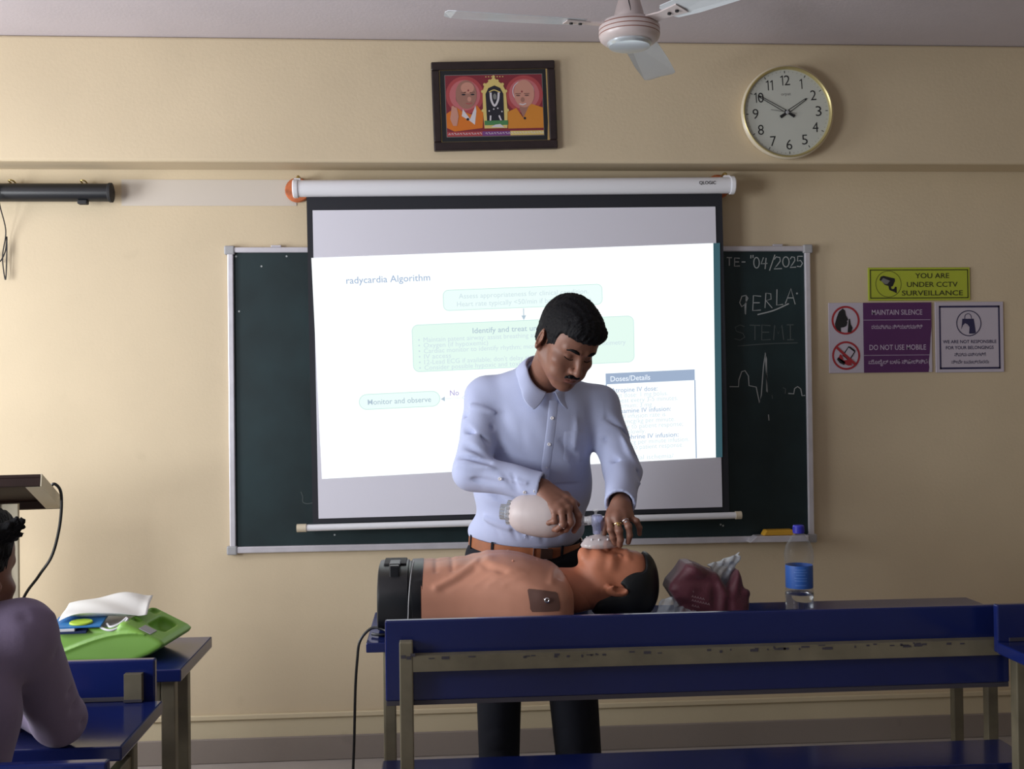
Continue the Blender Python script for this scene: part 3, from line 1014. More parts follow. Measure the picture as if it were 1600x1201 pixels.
c = MB(); c.tube(catmull([(-1.690, -0.088, 2.31), (-1.692, -0.092, 2.27), (-1.688, -0.085, 2.21), (-1.688, -0.03, 2.12), (-1.705, -0.02, 2.02), (-1.695, -0.02, 1.93), (-1.690, -0.02, 1.99),
                          (-1.688, -0.02, 2.10), (-1.695, -0.02, 2.04), (-1.72, -0.02, 2.0), (-1.75, -0.02, 2.04)], 8), 0.0024, M['blackm'], 8)
c.obj('hanging_cord', hb, auto=True, world=True)

# clock
CX, CZ, CR = 1.398, 2.563, 0.187
ck = thing('wall_clock', 'round white-faced wall clock with ivory rim on the beam at upper right', 'clock', (CX, -0.16, CZ))
ck.rotation_euler = (0, -0.052, 0)
TY = Matrix.Rotation(PI / 2, 4, 'X')
mb = MB()
mb.lathe([(0.150, 0.0), (0.176, 0.002), (0.180, 0.030), (0.187, 0.036), (0.187, 0.044), (0.181, 0.050)], M['clockrim'], 64, TY, cap=False)
mb.obj('rim', ck, auto=True)
mb = MB()
mb.lathe([(0.181, 0.050), (0.178, 0.052), (0.173, 0.048), (0.171, 0.038)], M['clockgold'], 64, TY, cap=False)
mb.obj('gold_ring', ck, auto=True)
mb = MB(); mb.lathe([(0.174, 0.030), (0.174, 0.0385)], M['clockface'], 64, TY)
mb.obj('dial', ck)
dl = Flat(lambda u, v, l: (u, -0.0386 - l, v), 0.0004)
for h in range(1, 13):
    dl = Flat(lambda u, v, l: (u, -0.0386 - l, v), 0.0004)
    a = PI / 2 - h * PI / 6
    x, z = 0.128 * math.cos(a), 0.128 * math.sin(a)
    s = str(h)
    ds = [(s[0], x)] if len(s) == 1 else [(s[0], x - (0.0085 if s == '11' else 0.013)), (s[1], x + (0.0085 if s == '11' else 0.008))]
    for g, gx in ds:
        if g == '1':
            dl.stroke([(gx - 0.0055, z + 0.0125), (gx + 0.001, z + 0.0165), (gx + 0.0028, z + 0.020), (gx + 0.0028, z - 0.020)], 0.0036, M['ink'], 1)
        else:
            dl.text(g, gx, z, 0.0235, 0.040, M['ink'], 1, -0.004, ref='8')
    dl.obj('numeral', ck)
dl = Flat(lambda u, v, l: (u, -0.0386 - l, v), 0.0004)
for k in range(60):
    a = k * PI / 30
    r0, r1, w = (0.156, 0.166, 0.0028) if k % 5 == 0 else (0.160, 0.165, 0.0012)
    dl.stroke([(r0 * math.cos(a), r0 * math.sin(a)), (r1 * math.cos(a), r1 * math.sin(a))], w, M['ink'] if k % 5 == 0 else M['inkg'], 1)
dl.obj('minute_marks', ck)
dl = Flat(lambda u, v, l: (u, -0.0386 - l, v), 0.0004)
dl.text('orpat', 0.0, 0.072, 0.040, 0.008, M['inkg'], 1, 0.0, ref='o')
dl.obj('maker_lettering', ck)


def hand(name, ang, L, back, w, layer, m):
    h = Flat(lambda u, v, l: (u, -0.0400 - l, v), 0.0012)
    a = PI / 2 - ang
    c, s = math.cos(a), math.sin(a)
    tr_ = lambda p, q: (p * c - q * s, p * s + q * c)
    if w < 0.004:
        h.stroke([tr_(-back, 0), tr_(L, 0)], w, m, layer)
    else:
        h.poly([tr_(-back, -w), tr_(-0.008, -w * 0.8), tr_(0.012, -w), tr_(0.012, w), tr_(-0.008, w * 0.8), tr_(-back, w)], m, layer)
        for sg in (-1, 1):
            h.stroke([tr_(0.010, sg * w * 0.8), tr_(L * 0.93, sg * w * 0.45)], 0.0026, m, layer)
        h.poly([tr_(L * 0.90, -w * 0.7), tr_(L, -w * 0.3), tr_(L, w * 0.3), tr_(L * 0.90, w * 0.7)], m, layer)
    return h.obj(name, ck)


hand('hour_hand', math.radians(58), 0.098, 0.034, 0.0062, 1, M['ink'])
hand('minute_hand', math.radians(302), 0.135, 0.034, 0.0062, 2, M['ink'])
hand('second_hand', math.radians(281), 0.068, 0.036, 0.0024, 3, M['inkg'])
hu = MB(); hu.lathe([(0.007, 0.040), (0.007, 0.0455), (0.004, 0.0465)], M['grey'], 20, TY); hu.obj('hand_hub', ck, auto=True)

# framed picture: two shaven-headed figures in saffron either side of a shrine
pf = thing('framed_picture', 'dark-framed religious picture of two saffron-robed figures beside a shrine on the beam', 'picture', (0.234, -0.16, 2.588))
pf.rotation_euler = (0, -0.026, 0)
W2, H2 = 0.243, 0.174
fr = MB()
for lo, hi in (((-W2, H2 - 0.034), (W2, H2)), ((-W2, -H2), (W2, -H2 + 0.034)), ((-W2, -H2 + 0.034), (-W2 + 0.032, H2 - 0.034)), ((W2 - 0.032, -H2 + 0.034), (W2, H2 - 0.034))):
    fr.box((lo[0], -0.026, lo[1]), (hi[0], -0.0005, hi[1]), M['framed'])
fr.obj('frame', pf, bevel=0.005)
gl = Flat(lambda u, v, l: (u, -0.0215 - l, v), 0.0004)
gl.frame(-0.2125, -0.142, 0.2125, 0.142, 0.0022, M['brass'], 1)
gl.poly([(0.206, 0.142), (0.2125, 0.142), (0.2125, -0.142), (0.203, -0.142), (0.2075, -0.07)][::-1], M['gold'], 2)
gl.obj('gilt_edge', pf)
bk = MB(); bk.box((-0.2115, -0.0205, -0.141), (0.2115, -0.002, 0.141), M['mount']); bk.obj('mount_card', pf)
pr = Flat(lambda u, v, l: (u, -0.0208 - l, v), 0.00025)
PW, PH = 0.190, 0.120
pr.rect(-PW - 0.002, -PH - 0.002, PW + 0.002, PH + 0.002, M['inkg'], 0)
pr.rect(-PW, -PH, PW, PH, M['prred'], 1)
for cx in (-0.115, 0.118):
    pr.disc(cx, 0.042, 0.074, M['prred2'], 2); pr.disc(cx, 0.042, 0.060, M['prpink'], 3)
# left figure
pr.poly([(-0.19, -0.03), (-0.15, -0.004), (-0.13, -0.02), (-0.09, -0.035), (-0.07, 0.002), (-0.045, -0.03), (-0.05, -0.088), (-0.16, -0.10), (-0.19, -0.085)][::-1], M['prorange'], 4)
pr.poly([(-0.125, -0.012), (-0.098, -0.052), (-0.075, 0.0), (-0.072, -0.02), (-0.080, -0.075), (-0.098, -0.060), (-0.13, -0.04)][::-1], M['prwhite'], 5)
pr.disc(-0.110, 0.044, 0.041, M['prskin'], 6, 0.056); pr.disc(-0.143, 0.032, 0.008, M['prskind'], 5, 0.018)
pr.disc(-0.104, 0.070, 0.026, M['prskin2'], 7, 0.022)
for ex in (-0.120, -0.085):
    pr.disc(ex, 0.044, 0.008, M['prblack'], 7, 0.0032, 12); pr.stroke([(ex - 0.010, 0.051), (ex + 0.010, 0.053)], 0.003, M['prskind'], 7)
pr.disc(-0.101, 0.060, 0.0028, M['prred'], 8, 0.004, 10); pr.stroke([(-0.112, 0.010), (-0.10, 0.007), (-0.088, 0.011)], 0.003, M['prred2'], 8)
pr.disc(-0.098, 0.026, 0.008, M['prskin2'], 7, 0.010, 12)
pr.disc(-0.107, -0.053, 0.0055, M['prblack'], 7, n=12)
pr.poly([(-0.172, -0.03), (-0.168, 0.0), (-0.160, 0.0), (-0.158, -0.004), (-0.148, -0.008), (-0.142, -0.04), (-0.15, -0.078), (-0.165, -0.078), (-0.176, -0.05)][::-1], M['prskin2'], 8)
# right figure
pr.poly([(0.048, -0.028), (0.085, -0.012), (0.11, -0.05), (0.14, 0.005), (0.19, -0.012), (0.19, -0.092), (0.05, -0.092)], M['prorange2'], 4)
pr.poly([(0.098, -0.018), (0.112, -0.05), (0.137, 0.0), (0.13, 0.02), (0.10, 0.0)], M['prskin'], 5)
pr.disc(0.118, 0.044, 0.040, M['prskin2'], 6, 0.054); pr.ring(0.115, 0.052, 0.040, 0.043, M['prwhite'], 5)
for ex in (0.094, 0.128):
    pr.disc(ex, 0.037, 0.009, M['prskind'], 7, 0.0032, 12); pr.stroke([(ex - 0.011, 0.044), (ex + 0.011, 0.044)], 0.003, M['prskind'], 7)
pr.disc(0.109, 0.052, 0.0028, M['prred'], 8, 0.004, 10); pr.stroke([(0.098, 0.004), (0.111, 0.0), (0.124, 0.005)], 0.004, M['prwhite'], 8)
pr.disc(0.111, 0.020, 0.008, M['prskin'], 7, 0.010, 12); pr.disc(0.117, -0.053, 0.005, M['prblack'], 7, n=12)
# shrine between them
arch = [(-0.043, -0.09), (-0.046, -0.02), (-0.045, 0.055), (-0.036, 0.082), (-0.016, 0.096), (0.0, 0.112), (0.014, 0.096), (0.034, 0.082), (0.046, 0.055), (0.050, -0.02), (0.047, -0.09)]
pr.poly(arch[::-1], M['prgold'], 7)
for a in arch[1:-1]:
    pr.disc(a[0], a[1], 0.006, M['prgold'], 6, n=12)
pr.poly([(-0.032, -0.07), (-0.034, 0.045), (-0.022, 0.068), (0.002, 0.078), (0.024, 0.068), (0.036, 0.045), (0.036, -0.07)][::-1], M['prblack'], 8)
pr.stroke([(-0.014, 0.050), (-0.012, 0.02), (0.0, -0.002), (0.014, 0.02), (0.018, 0.050)], 0.008, M['prwhite'], 9, 5)
pr.stroke([(-0.020, 0.052), (0.0, 0.060), (0.024, 0.050)], 0.004, M['prgold'], 9, 4)
pr.disc(0.002, 0.034, 0.007, M['inkg'], 9, 0.012, 12)
for x, z in ((-0.004, -0.015), (0.012, -0.012), (0.028, -0.025), (-0.022, -0.022)):
    pr.disc(x, z, 0.003, M['prwhite'], 9, n=8)
pr.stroke([(-0.017, -0.04), (-0.019, -0.062)], 0.006, M['prwhite'], 9); pr.stroke([(0.016, -0.04), (0.024, -0.062)], 0.006, M['prwhite'], 9)
pr.rect(-0.042, -0.078, 0.05, -0.060, M['prgreen'], 9); pr.poly([(-0.018, -0.086), (0.0, -0.076), (0.02, -0.074), (0.036, -0.088)][::-1], M['prwhite'], 10)
pr.rect(-PW, -0.119, -0.052, -0.102, M['prred2'], 9); pr.rect(-0.052, -0.119, 0.058, -0.102, M['prviolet'], 9); pr.rect(0.058, -0.119, PW, -0.102, M['prgold'], 9)
for k in range(34):
    x = -PW + 0.006 + k * 0.0111
    if -0.052 < x + 0.004 and x < -0.046: continue
    pr.stroke([(x, -0.113 + 0.003 * ((k * 7) % 3)), (x + 0.004, -0.107), (x + 0.0075, -0.113)], 0.0022, M['prwhite'], 10)
for k in range(7):
    pr.disc(-0.030 + k * 0.011, 0.112, 0.003, M['prgold'], 9, 0.002, 8)
pr.obj('print', pf)

# signs
def sign_base(name, label, x0, z0, x1, z1, m, t=0.005):
    o = thing(name, label, 'sign', ((x0 + x1) / 2, -0.001, (z0 + z1) / 2))
    MB().box((x0, -0.001 - t, z0), (x1, -0.001, z1), m).obj('panel', o, bevel=0.0015, world=True)
    W, H = x1 - x0, z1 - z0
    o2 = Flat(lambda u, v, l: (x0 + u * W - o.location[0], -t - 0.0002 - l, z1 - v * H - o.location[2]), 0.0004)
    return o, o2, W, H


def circ(f, cu, cv, r, W, H, m, layer, r0=None):
    # r in metres
    if r0 is None:
        f.poly([(cu + r / W * math.cos(a), cv + r / H * math.sin(a)) for a in np.linspace(2 * PI, 0, 40, endpoint=False)], m, layer)
    else:
        P, F = [], []
        for k in range(48):
            a = 2 * PI * k / 48
            P += [(cu + r0 / W * math.cos(a), cv + r0 / H * math.sin(a)), (cu + r / W * math.cos(a), cv + r / H * math.sin(a))]
        F = [(2 * k, 2 * ((k + 1) % 48), 2 * ((k + 1) % 48) + 1, 2 * k + 1) for k in range(48)]
        f._add(P, F, m, layer)


def ftext(f, body, cu, cv, w, h, W, H, m, layer, bold=0.0, ref=None):
    """centre cu, cv and width w as fractions, h (capital height) as a fraction of the sign's height"""
    V_, F_ = text_mesh(body, bold)
    if not len(V_): return
    R_, _ = text_mesh(ref or 'H', bold)
    hh = R_[:, 1].max()
    lo, hi = V_[:, 0].min(), V_[:, 0].max()
    f._add([(cu + (a - (lo + hi) / 2) * w / (hi - lo), cv + h / 2 - b * h / hh) for a, b in V_], F_, m, layer)


def serif(f, body, cu, cv, w, h, W, H, m, layer, bold=0.0):
    ftext(f, body, cu, cv, w, h, W, H, m, layer, bold)


o, f, W, H = sign_base('cctv_sign', 'yellow-green surveillance notice with a camera symbol, topmost of the three signs', 1.797, 1.829, 2.236, 1.967, M['signy'])
I_ = M['signink']
for (a, b, c, d_) in ((0.018, 0.06, 0.982, 0.09), (0.018, 0.91, 0.982, 0.94), (0.018, 0.06, 0.027, 0.94), (0.973, 0.06, 0.982, 0.94)):
    f.poly([(a, d_), (c, d_), (c, b), (a, b)], I_, 1)
circ(f, 0.198, 0.50, 0.0555, W, H, I_, 1, 0.0535)
S = lambda pts: [((x - 370) / 800.0, (y - 85) / 262.0) for x, y in pts]
f.poly(S([(458, 185), (468, 158), (490, 150), (578, 172), (580, 190), (562, 232), (548, 238), (498, 222), (478, 196)])[::-1], M['ink'], 1)
f.poly(S([(528, 232), (548, 238), (552, 256), (572, 254), (580, 236), (592, 240), (592, 290), (566, 276), (545, 268), (534, 262)])[::-1], M['ink'], 1)
f.poly(S([(470, 190), (488, 168), (540, 190), (520, 216), (498, 215)])[::-1], M['inkg'], 2)
ftext(f, 'YOU ARE', 0.628, 0.250, 0.335, 0.150, W, H, I_, 1, 0.012)
ftext(f, 'UNDER CCTV', 0.628, 0.515, 0.500, 0.150, W, H, I_, 1, 0.012)
ftext(f, 'SURVEILLANCE', 0.628, 0.775, 0.600, 0.150, W, H, I_, 1, 0.012)
f.obj('print', o)

o, f, W, H = sign_base('silence_sign', 'white and purple notice about silence and mobile phones with two red circle symbols', 1.626, 1.528, 2.068, 1.821, M['signw'])
f.poly([(0.333, 0.998), (0.96, 0.998), (0.968, 0.93), (0.962, 0.86), (0.975, 0.72), (0.985, 0.50), (0.997, 0.35), (0.997, 0.002), (0.333, 0.002)], M['signp'], 1)
for cv in (0.25, 0.752):
    circ(f, 0.163, cv, 0.060, W, H, M['signr'], 1, 0.0515)
S = lambda pts: [((x - 70) / 810.0, (y - 360) / 548.0) for x, y in pts]
f.poly(S([(118, 525), (132, 475), (150, 430), (180, 405), (198, 420), (205, 458), (216, 478), (222, 493), (212, 503), (216, 515), (208, 540), (190, 550), (162, 555), (165, 590), (132, 570), (120, 545)])[::-1], M['ink'], 2)
f.poly(S([(226, 490), (236, 484), (241, 528), (256, 556), (243, 592), (216, 590), (220, 545)])[::-1], M['ink'], 2)
f.poly(S([(222, 698), (275, 742), (225, 818), (172, 770)])[::-1], M['ink'], 2); f.poly(S([(222, 710), (264, 744), (224, 804), (184, 768)])[::-1], M['signw'], 3)
f.poly(S([(232, 700), (272, 732), (268, 742), (226, 708)])[::-1], M['ink'], 4)
f.poly(S([(140, 790), (155, 760), (172, 775), (180, 810), (240, 800), (245, 850), (215, 850), (185, 835), (160, 815)])[::-1], M['signr'], 4)
f.poly(S([(128, 800), (140, 785), (195, 822), (185, 846), (150, 830)])[::-1], M['ink'], 4)
f.poly(S([(118, 712), (132, 698), (285, 838), (272, 856)])[::-1], M['signr'], 5)
T_ = M['signpt']
ftext(f, 'MAINTAIN SILENCE', 0.662, 0.140, 0.490, 0.072, W, H, T_, 2, 0.004)
ftext(f, 'ದಯವಿಟ್ಟು ನಿಶ್ಯಬ್ಧವಾಗಿರಿ', 0.660, 0.345, 0.495, 0.060, W, H, T_, 2, 0.006, ref='ದ')
ftext(f, 'DO NOT USE MOBILE', 0.664, 0.640, 0.550, 0.072, W, H, T_, 2, 0.004)
ftext(f, 'ಮೊಬೈಲ್ ಬಳಕೆ ನಿಷೇಧಿಸಿದೆ', 0.664, 0.845, 0.575, 0.060, W, H, T_, 2, 0.006, ref='ದ')
for cv in (0.250, 0.752):
    f.poly([(0.335, cv + 0.003), (0.985, cv + 0.003), (0.985, cv - 0.003), (0.335, cv - 0.003)], T_, 2)
f.obj('print', o)

o, f, W, H = sign_base('belongings_sign', 'white notice with navy border and a bag symbol, lower right of the three signs', 2.083, 1.526, 2.379, 1.822, M['signw'])
N_ = M['signn']
for (a, b, c, d_) in ((0.055, 0.055, 0.945, 0.082), (0.055, 0.928, 0.945, 0.955), (0.055, 0.055, 0.078, 0.955), (0.922, 0.055, 0.945, 0.955)):
    f.poly([(a, d_), (c, d_), (c, b), (a, b)], N_, 1)
S = lambda pts: [((x - 893) / 545.0, (y - 362) / 552.0) for x, y in pts]
circ(f, 0.49, 0.305, 0.0545, W, H, N_, 1, 0.0505)
f.poly(S([(1108, 495), (1200, 495), (1205, 530), (1215, 605), (1200, 612), (1160, 612), (1165, 560), (1150, 540), (1130, 530), (1112, 548), (1098, 580), (1105, 530)])[::-1], N_, 1)
f.stroke([p for p in S([(1128, 495), (1132, 468), (1155, 455), (1176, 468), (1182, 495)])], 0.010, N_, 1, 4)
f.stroke([p for p in S([(1118, 552), (1135, 540), (1150, 556), (1140, 548)])], 0.008, M['signw'], 2)
ftext(f, 'WE ARE NOT RESPONSIBLE', 0.498, 0.565, 0.785, 0.045, W, H, N_, 1, 0.012)
ftext(f, 'FOR YOUR BELONGINGS', 0.498, 0.650, 0.700, 0.045, W, H, N_, 1, 0.012)
ftext(f, 'ನಿಮ್ಮ ವಸ್ತುಗಳಿಗೆ', 0.500, 0.745, 0.460, 0.050, W, H, N_, 1, 0.006, ref='ದ')
ftext(f, 'ನೀವೇ ಜವಾಬ್ದಾರರು', 0.500, 0.850, 0.550, 0.050, W, H, N_, 1, 0.006, ref='ದ')
f.obj('print', o)

# ================================================================== ceiling fan
fan = thing('ceiling_fan', 'cream three-blade ceiling fan hanging in front of the beam', 'fan', (0.63, -0.95, 2.62))
mb = MB()
fw, fr_ = M['fanw'], M['fanr']
pr_ = [(0.030, -0.036), (0.072, -0.036), (0.086, -0.032), (0.095, -0.024), (0.0985, -0.014), (0.0985, -0.011), (0.0985, 0.000), (0.0985, 0.003), (0.098, 0.014), (0.096, 0.018), (0.090, 0.028), (0.060, 0.036), (0.045, 0.038)]
mm = [fw, fw, fw, fw, fr_, fw, fr_, fw, fr_, fw, fw, fw]
mb.lathe(pr_, mm, 56)
mb.obj('motor_housing', fan, auto=True)
mb = MB(); mb.lathe([(0.045, -0.052), (0.066, -0.049), (0.072, -0.042), (0.072, -0.034)], M['fanc'], 48); mb.obj('bottom_cap', fan, auto=True)
mb = MB(); mb.lathe([(0.050, 0.034), (0.052, 0.040), (0.047, 0.060), (0.039, 0.090), (0.029, 0.120), (0.022, 0.140), (0.014, 0.145)], M['fanw'], 40); mb.obj('lower_canopy', fan, auto=True)
mb = MB(); mb.tube([(0, 0, 0.13), (0, 0, 0.23)], 0.012, M['fanw'], 16); mb.lathe([(0.030, 0.175), (0.060, 0.20), (0.064, 0.231)], M['fanw'], 32); mb.obj('down_rod', fan, auto=True)
mb = MB(); mb.tube(catmull([(-0.006, -0.049, 0.038), (-0.004, -0.046, 0.06), (-0.008, -0.038, 0.09), (-0.004, -0.028, 0.115)], 6), 0.0015, M['blackm'], 6); mb.obj('wire', fan, auto=True)
for a in (188, 308, 68):
    T = Matrix.Rotation(math.radians(a), 4, 'Z') @ Matrix.Rotation(math.radians(-9), 4, 'X')
    b = MB()
    pts = [(0.150, 0.030), (0.165, 0.046), (0.24, 0.056), (0.40, 0.062), (0.575, 0.060), (0.598, 0.045), (0.602, 0.0), (0.598, -0.045), (0.575, -0.058), (0.40, -0.060), (0.24, -0.056), (0.165, -0.048), (0.150, -0.032)]
    n = len(pts)
    V = [(x, y, 0.0205 + 0.006 * (1 - (y / 0.06) ** 2)) for x, y in pts] + [(x, y, 0.0185 + 0.006 * (1 - (y / 0.06) ** 2)) for x, y in pts]
    b.add(V, [tuple(range(n)), tuple(range(2 * n - 1, n - 1, -1))] + [(k, k + n, (k + 1) % n + n, (k + 1) % n) for k in range(n)], M['fanb'], T)
    bo = b.obj('blade', fan)
    k = MB()
    k.add([(0.085, -0.028, 0.017), (0.135, -0.020, 0.017), (0.215, -0.030, 0.017), (0.215, 0.030, 0.017), (0.135, 0.020, 0.017), (0.085, 0.028, 0.017),
           (0.085, -0.028, 0.022), (0.135, -0.020, 0.022), (0.215, -0.030, 0.0205), (0.215, 0.030, 0.0205), (0.135, 0.020, 0.022), (0.085, 0.028, 0.022)],
          [(0, 5, 4, 3, 2, 1), (6, 7, 8, 9, 10, 11)] + [(i, (i + 1) % 6, (i + 1) % 6 + 6, i + 6) for i in range(6)], M['fanw'], T)
    for q in (0.165, 0.195):
        k.lathe([(0.006, 0.012), (0.006, 0.0175)], M['blackm'], 10, T @ Matrix.Translation((q, 0, 0)))
    ko = k.obj('blade_bracket', bo)

# ================================================================== desks and benches
BL, ST = M['blue'], M['steel']


def part_box(name, parent, lo, hi, m, bevel=0.003):
    return MB().box(lo, hi, m).obj(name, parent, bevel=bevel, world=True)


def tube_leg(name, parent, x, y, z1, w=0.032, m=None):
    o = part_box(name, parent, (x - w / 2, y - w / 2, 0.006), (x + w / 2, y + w / 2, z1), m or ST, 0.003)
    part_box('foot_cap', o, (x - w / 2 - 0.002, y - w / 2 - 0.002, 0.0), (x + w / 2 + 0.002, y + w / 2 + 0.002, 0.02), M['blackm'], 0.002)
    return o


# front desk in the middle: the manikin lies on it
dk = thing('classroom_desk', 'long blue-topped desk carrying the manikin, in front of the man in the light blue shirt', 'desk', (0.78, -1.065, 0))
part_box('desk_top', dk, (-0.212, -1.288, 0.722), (1.775, -0.845, 0.750), BL, 0.003)
for x, y in ((-0.147, -1.225), (-0.168, -0.895), (1.655, -1.225), (1.712, -0.895)):
    tube_leg('leg', dk, x, y, 0.722)
part_box('apron_rail', dk, (-0.13, -1.237, 0.685), (1.64, -1.213, 0.722), ST)
part_box('apron_rail', dk, (-0.15, -0.907, 0.685), (1.695, -0.883, 0.722), ST)
for x in (-0.155, 1.68):
    part_box('end_rail', dk, (x - 0.012, -1.21, 0.690), (x + 0.012, -0.91, 0.720), ST)

# bench in front of it, seen from behind: backrest board on a steel frame, and the seat beyond
bn = thing('bench', 'blue bench with a steel frame in the middle, its board backrest facing the camera', 'bench', (0.7, -1.55, 0))
part_box('backrest', bn, (-0.141, -1.622, 0.676), (1.500, -1.600, 0.880), BL, 0.004)
sb = part_box('seat', bn, (-0.163, -1.585, 0.425), (1.597, -1.388, 0.450), BL, 0.004)
part_box('edge_strip', bn, (-0.139, -1.6205, 0.664), (1.498, -1.6015, 0.676), M['steelchip'], 0.001)
for x in (-0.087, 1.518):
    tube_leg('upright', bn, x, -1.639, 0.832, 0.034)
    part_box('seat_bracket', bn, (x - 0.015, -1.6225, 0.396), (x + 0.015, -1.41, 0.424), ST)
    tube_leg('leg', bn, x, -1.425, 0.396, 0.030)
ch = MB().box((-0.070, -1.655, 0.757), (1.501, -1.6225, 0.797), ST)
r_ = random.Random(3)
for k in range(46):
    x = r_.uniform(-0.06, 1.40)
    w = r_.uniform(0.003, 0.022)
    z = 0.797 - r_.uniform(0.0, 0.009)
    ch.box((x, -1.6562, z - r_.uniform(0.002, 0.007)), (x + w, -1.6552, z), M['steelchip'])
for x, z in ((-0.10, 0.798), (-0.086, 0.795), (-0.076, 0.802)):
    ch.box((x, -1.6568, z - 0.006), (x + 0.012, -1.656, z + 0.002), M['steelchip'])
ch.obj('back_rail', bn, world=True)

# front desk on the left: the green case stands on it
dl_ = thing('classroom_desk', 'blue-topped desk at the left by the wall, under the green defibrillator', 'desk', (-1.6, -1.34, 0))
part_box('desk_top', dl_, (-2.65, -1.530, 0.718), (-0.672, -1.146, 0.750), BL, 0.003)
for x, y in ((-0.715, -1.475), (-0.745, -1.20), (-2.58, -1.475), (-2.58, -1.20)):
    tube_leg('leg', dl_, x, y, 0.718, 0.036)
part_box('apron_rail', dl_, (-2.56, -1.490, 0.655), (-0.735, -1.468, 0.718), ST)
part_box('apron_rail', dl_, (-2.56, -1.215, 0.675), (-0.765, -1.190, 0.718), ST)
for sgx in (-0.76, -0.775):
    bt = MB(); bt.lathe([(0.008, 0), (0.008, 0.006), (0.004, 0.008)], M['blackm'], 12, Matrix.Translation((sgx - 0.01, -1.490, 0.668)) @ Matrix.Rotation(PI / 2, 4, 'X'))
    bt.obj('bolt', dl_, world=True, auto=True)


def bench_desk(name, label, x0, x1, yb, ztop, zdesk, depth, ext, seat_x0, seat_x1, group=None):
    """one unit: seat on the far side, board backrest, and the writing top behind it on the near side"""
    o = thing(name, label, 'bench', ((x0 + x1) / 2, yb, 0), 0, group)
    part_box('backrest', o, (x0, yb - 0.011, zdesk - 0.03), (x1, yb + 0.011, ztop), BL, 0.004)
    part_box('desk_top', o, (x0 - (ext if x0 > 0 else 0), yb - 0.016 - depth, zdesk - 0.030), (x1 + (ext if x0 < 0 else 0), yb - 0.016, zdesk), BL, 0.004)
    part_box('seat', o, (seat_x0, yb + 0.03, 0.425), (seat_x1, yb + 0.24, 0.45), BL, 0.004)
    xe = (x1 - 0.045) if x0 < 0 else (x0 + 0.110)
    xf = (x0 + 0.045) if x0 < 0 else (x1 - 0.045)
    for x in (xe, xf):
        tube_leg('leg', o, x, yb - 0.070, zdesk - 0.031, 0.034)
        tube_leg('leg', o, x, yb - depth - 0.005, zdesk - 0.031, 0.034)
        if x0 > 0 and x is xe:
            part_box('side_rail', o, (x - 0.012, yb - depth, 0.62), (x + 0.012, yb - 0.075, 0.65), ST)
            continue
        b = MB()
        b.box((x - 0.020, yb - 0.030, zdesk + 0.002), (x + 0.020, yb - 0.012, zdesk + 0.066), ST)
        b.box((x - 0.021, yb - 0.0305, zdesk + 0.001), (x + 0.021, yb - 0.0295, zdesk + 0.008), M['steelchip'])
        b.obj('bracket', o, bevel=0.002, world=True)
        xs = x if x0 < 0 else max(x, seat_x0 + 0.06)
        part_box('seat_bracket', o, (xs - 0.014, yb + 0.012, 0.395), (xs + 0.014, yb + 0.22, 0.424), ST)
        tube_leg('leg', o, xs, yb + 0.205, 0.395, 0.030)
        part_box('side_rail', o, (x - 0.012, yb - depth, 0.62), (x + 0.012, yb - 0.075, 0.65), ST)
    part_box('under_shelf', o, (x0 + 0.06, yb - depth + 0.03, 0.60), (x1 - 0.06, yb - 0.10, 0.615), ST)
    part_box('trim_line', o, (x0 + 0.03, yb - 0.0145, zdesk + 0.0005), (x1 - 0.06, yb - 0.0112, zdesk + 0.010), M['steelchip'], 0.0005)
    return o


bench_desk('bench_desk', 'blue bench and desk unit at the left on which the lavender-shirted man rests his elbow', -2.6, -0.663, -1.811, 0.846, 0.752, 0.330, 0.020, -2.6, -0.70)
bench_desk('bench_desk', 'blue bench and desk unit cut off at the right edge of the frame', 1.432, 3.3, -1.680, 0.8945, 0.800, 0.36, 0.004, 1.72, 3.3)

# bench behind the seated man
nb = thing('bench', 'blue bench at the bottom left corner behind the lavender-shirted man', 'bench', (-1.5, -2.5, 0))
part_box('backrest', nb, (-2.5, -2.551, 0.66), (-0.553, -2.529, 0.850), BL, 0.004)
part_box('seat', nb, (-2.5, -2.515, 0.425), (-0.60, -2.28, 0.450), BL, 0.004)
for x in (-0.615, -2.42):
    tube_leg('upright', nb, x, -2.570, 0.838, 0.034)
    part_box('seat_bracket', nb, (x - 0.014, -2.552, 0.395), (x + 0.014, -2.31, 0.424), ST)
    tube_leg('leg', nb, x, -2.315, 0.395, 0.030)
part_box('back_rail', nb, (-2.40, -2.585, 0.735), (-0.633, -2.5515, 0.772), ST)

# ================================================================== lectern at the left edge
lt = thing('lectern', 'wooden lectern with sloped dark-edged top at the left edge by the wall', 'lectern', (-1.595, -0.60, 0), math.radians(9))
Tt = Matrix.Translation((0, 0, 1.135)) @ Matrix.Rotation(math.radians(-17), 4, 'X')
mb = MB(); mb.box((-0.30, -0.19, 0.008), (0.262, 0.19, 0.020), M['lamd'], Tt); mb.box((-0.30, -0.19, -0.020), (0.262, -0.176, 0.008), M['lamd'], Tt); mb.box((-0.30, 0.176, -0.020), (0.262, 0.19, 0.008), M['lamd'], Tt)
mb.obj('sloped_top', lt, bevel=0.002)
mb = MB(); mb.box((0.2625, -0.190, -0.021), (0.266, 0.19, 0.021), M['lamc'], Tt); mb.box((0.215, -0.176, -0.0205), (0.262, 0.176, 0.008), M['lamc'], Tt)
mb.obj('edge_band', lt)
mb = MB(); mb.box((-0.06, -0.012, 0.04), (0.158, 0.012, 1.10), M['lamc']); mb.obj('side_panel', lt, bevel=0.002)
mb = MB(); mb.box((-0.26, -0.026, 0.04), (0.085, -0.013, 1.112), M['lamw']); mb.obj('front_panel', lt, bevel=0.002)
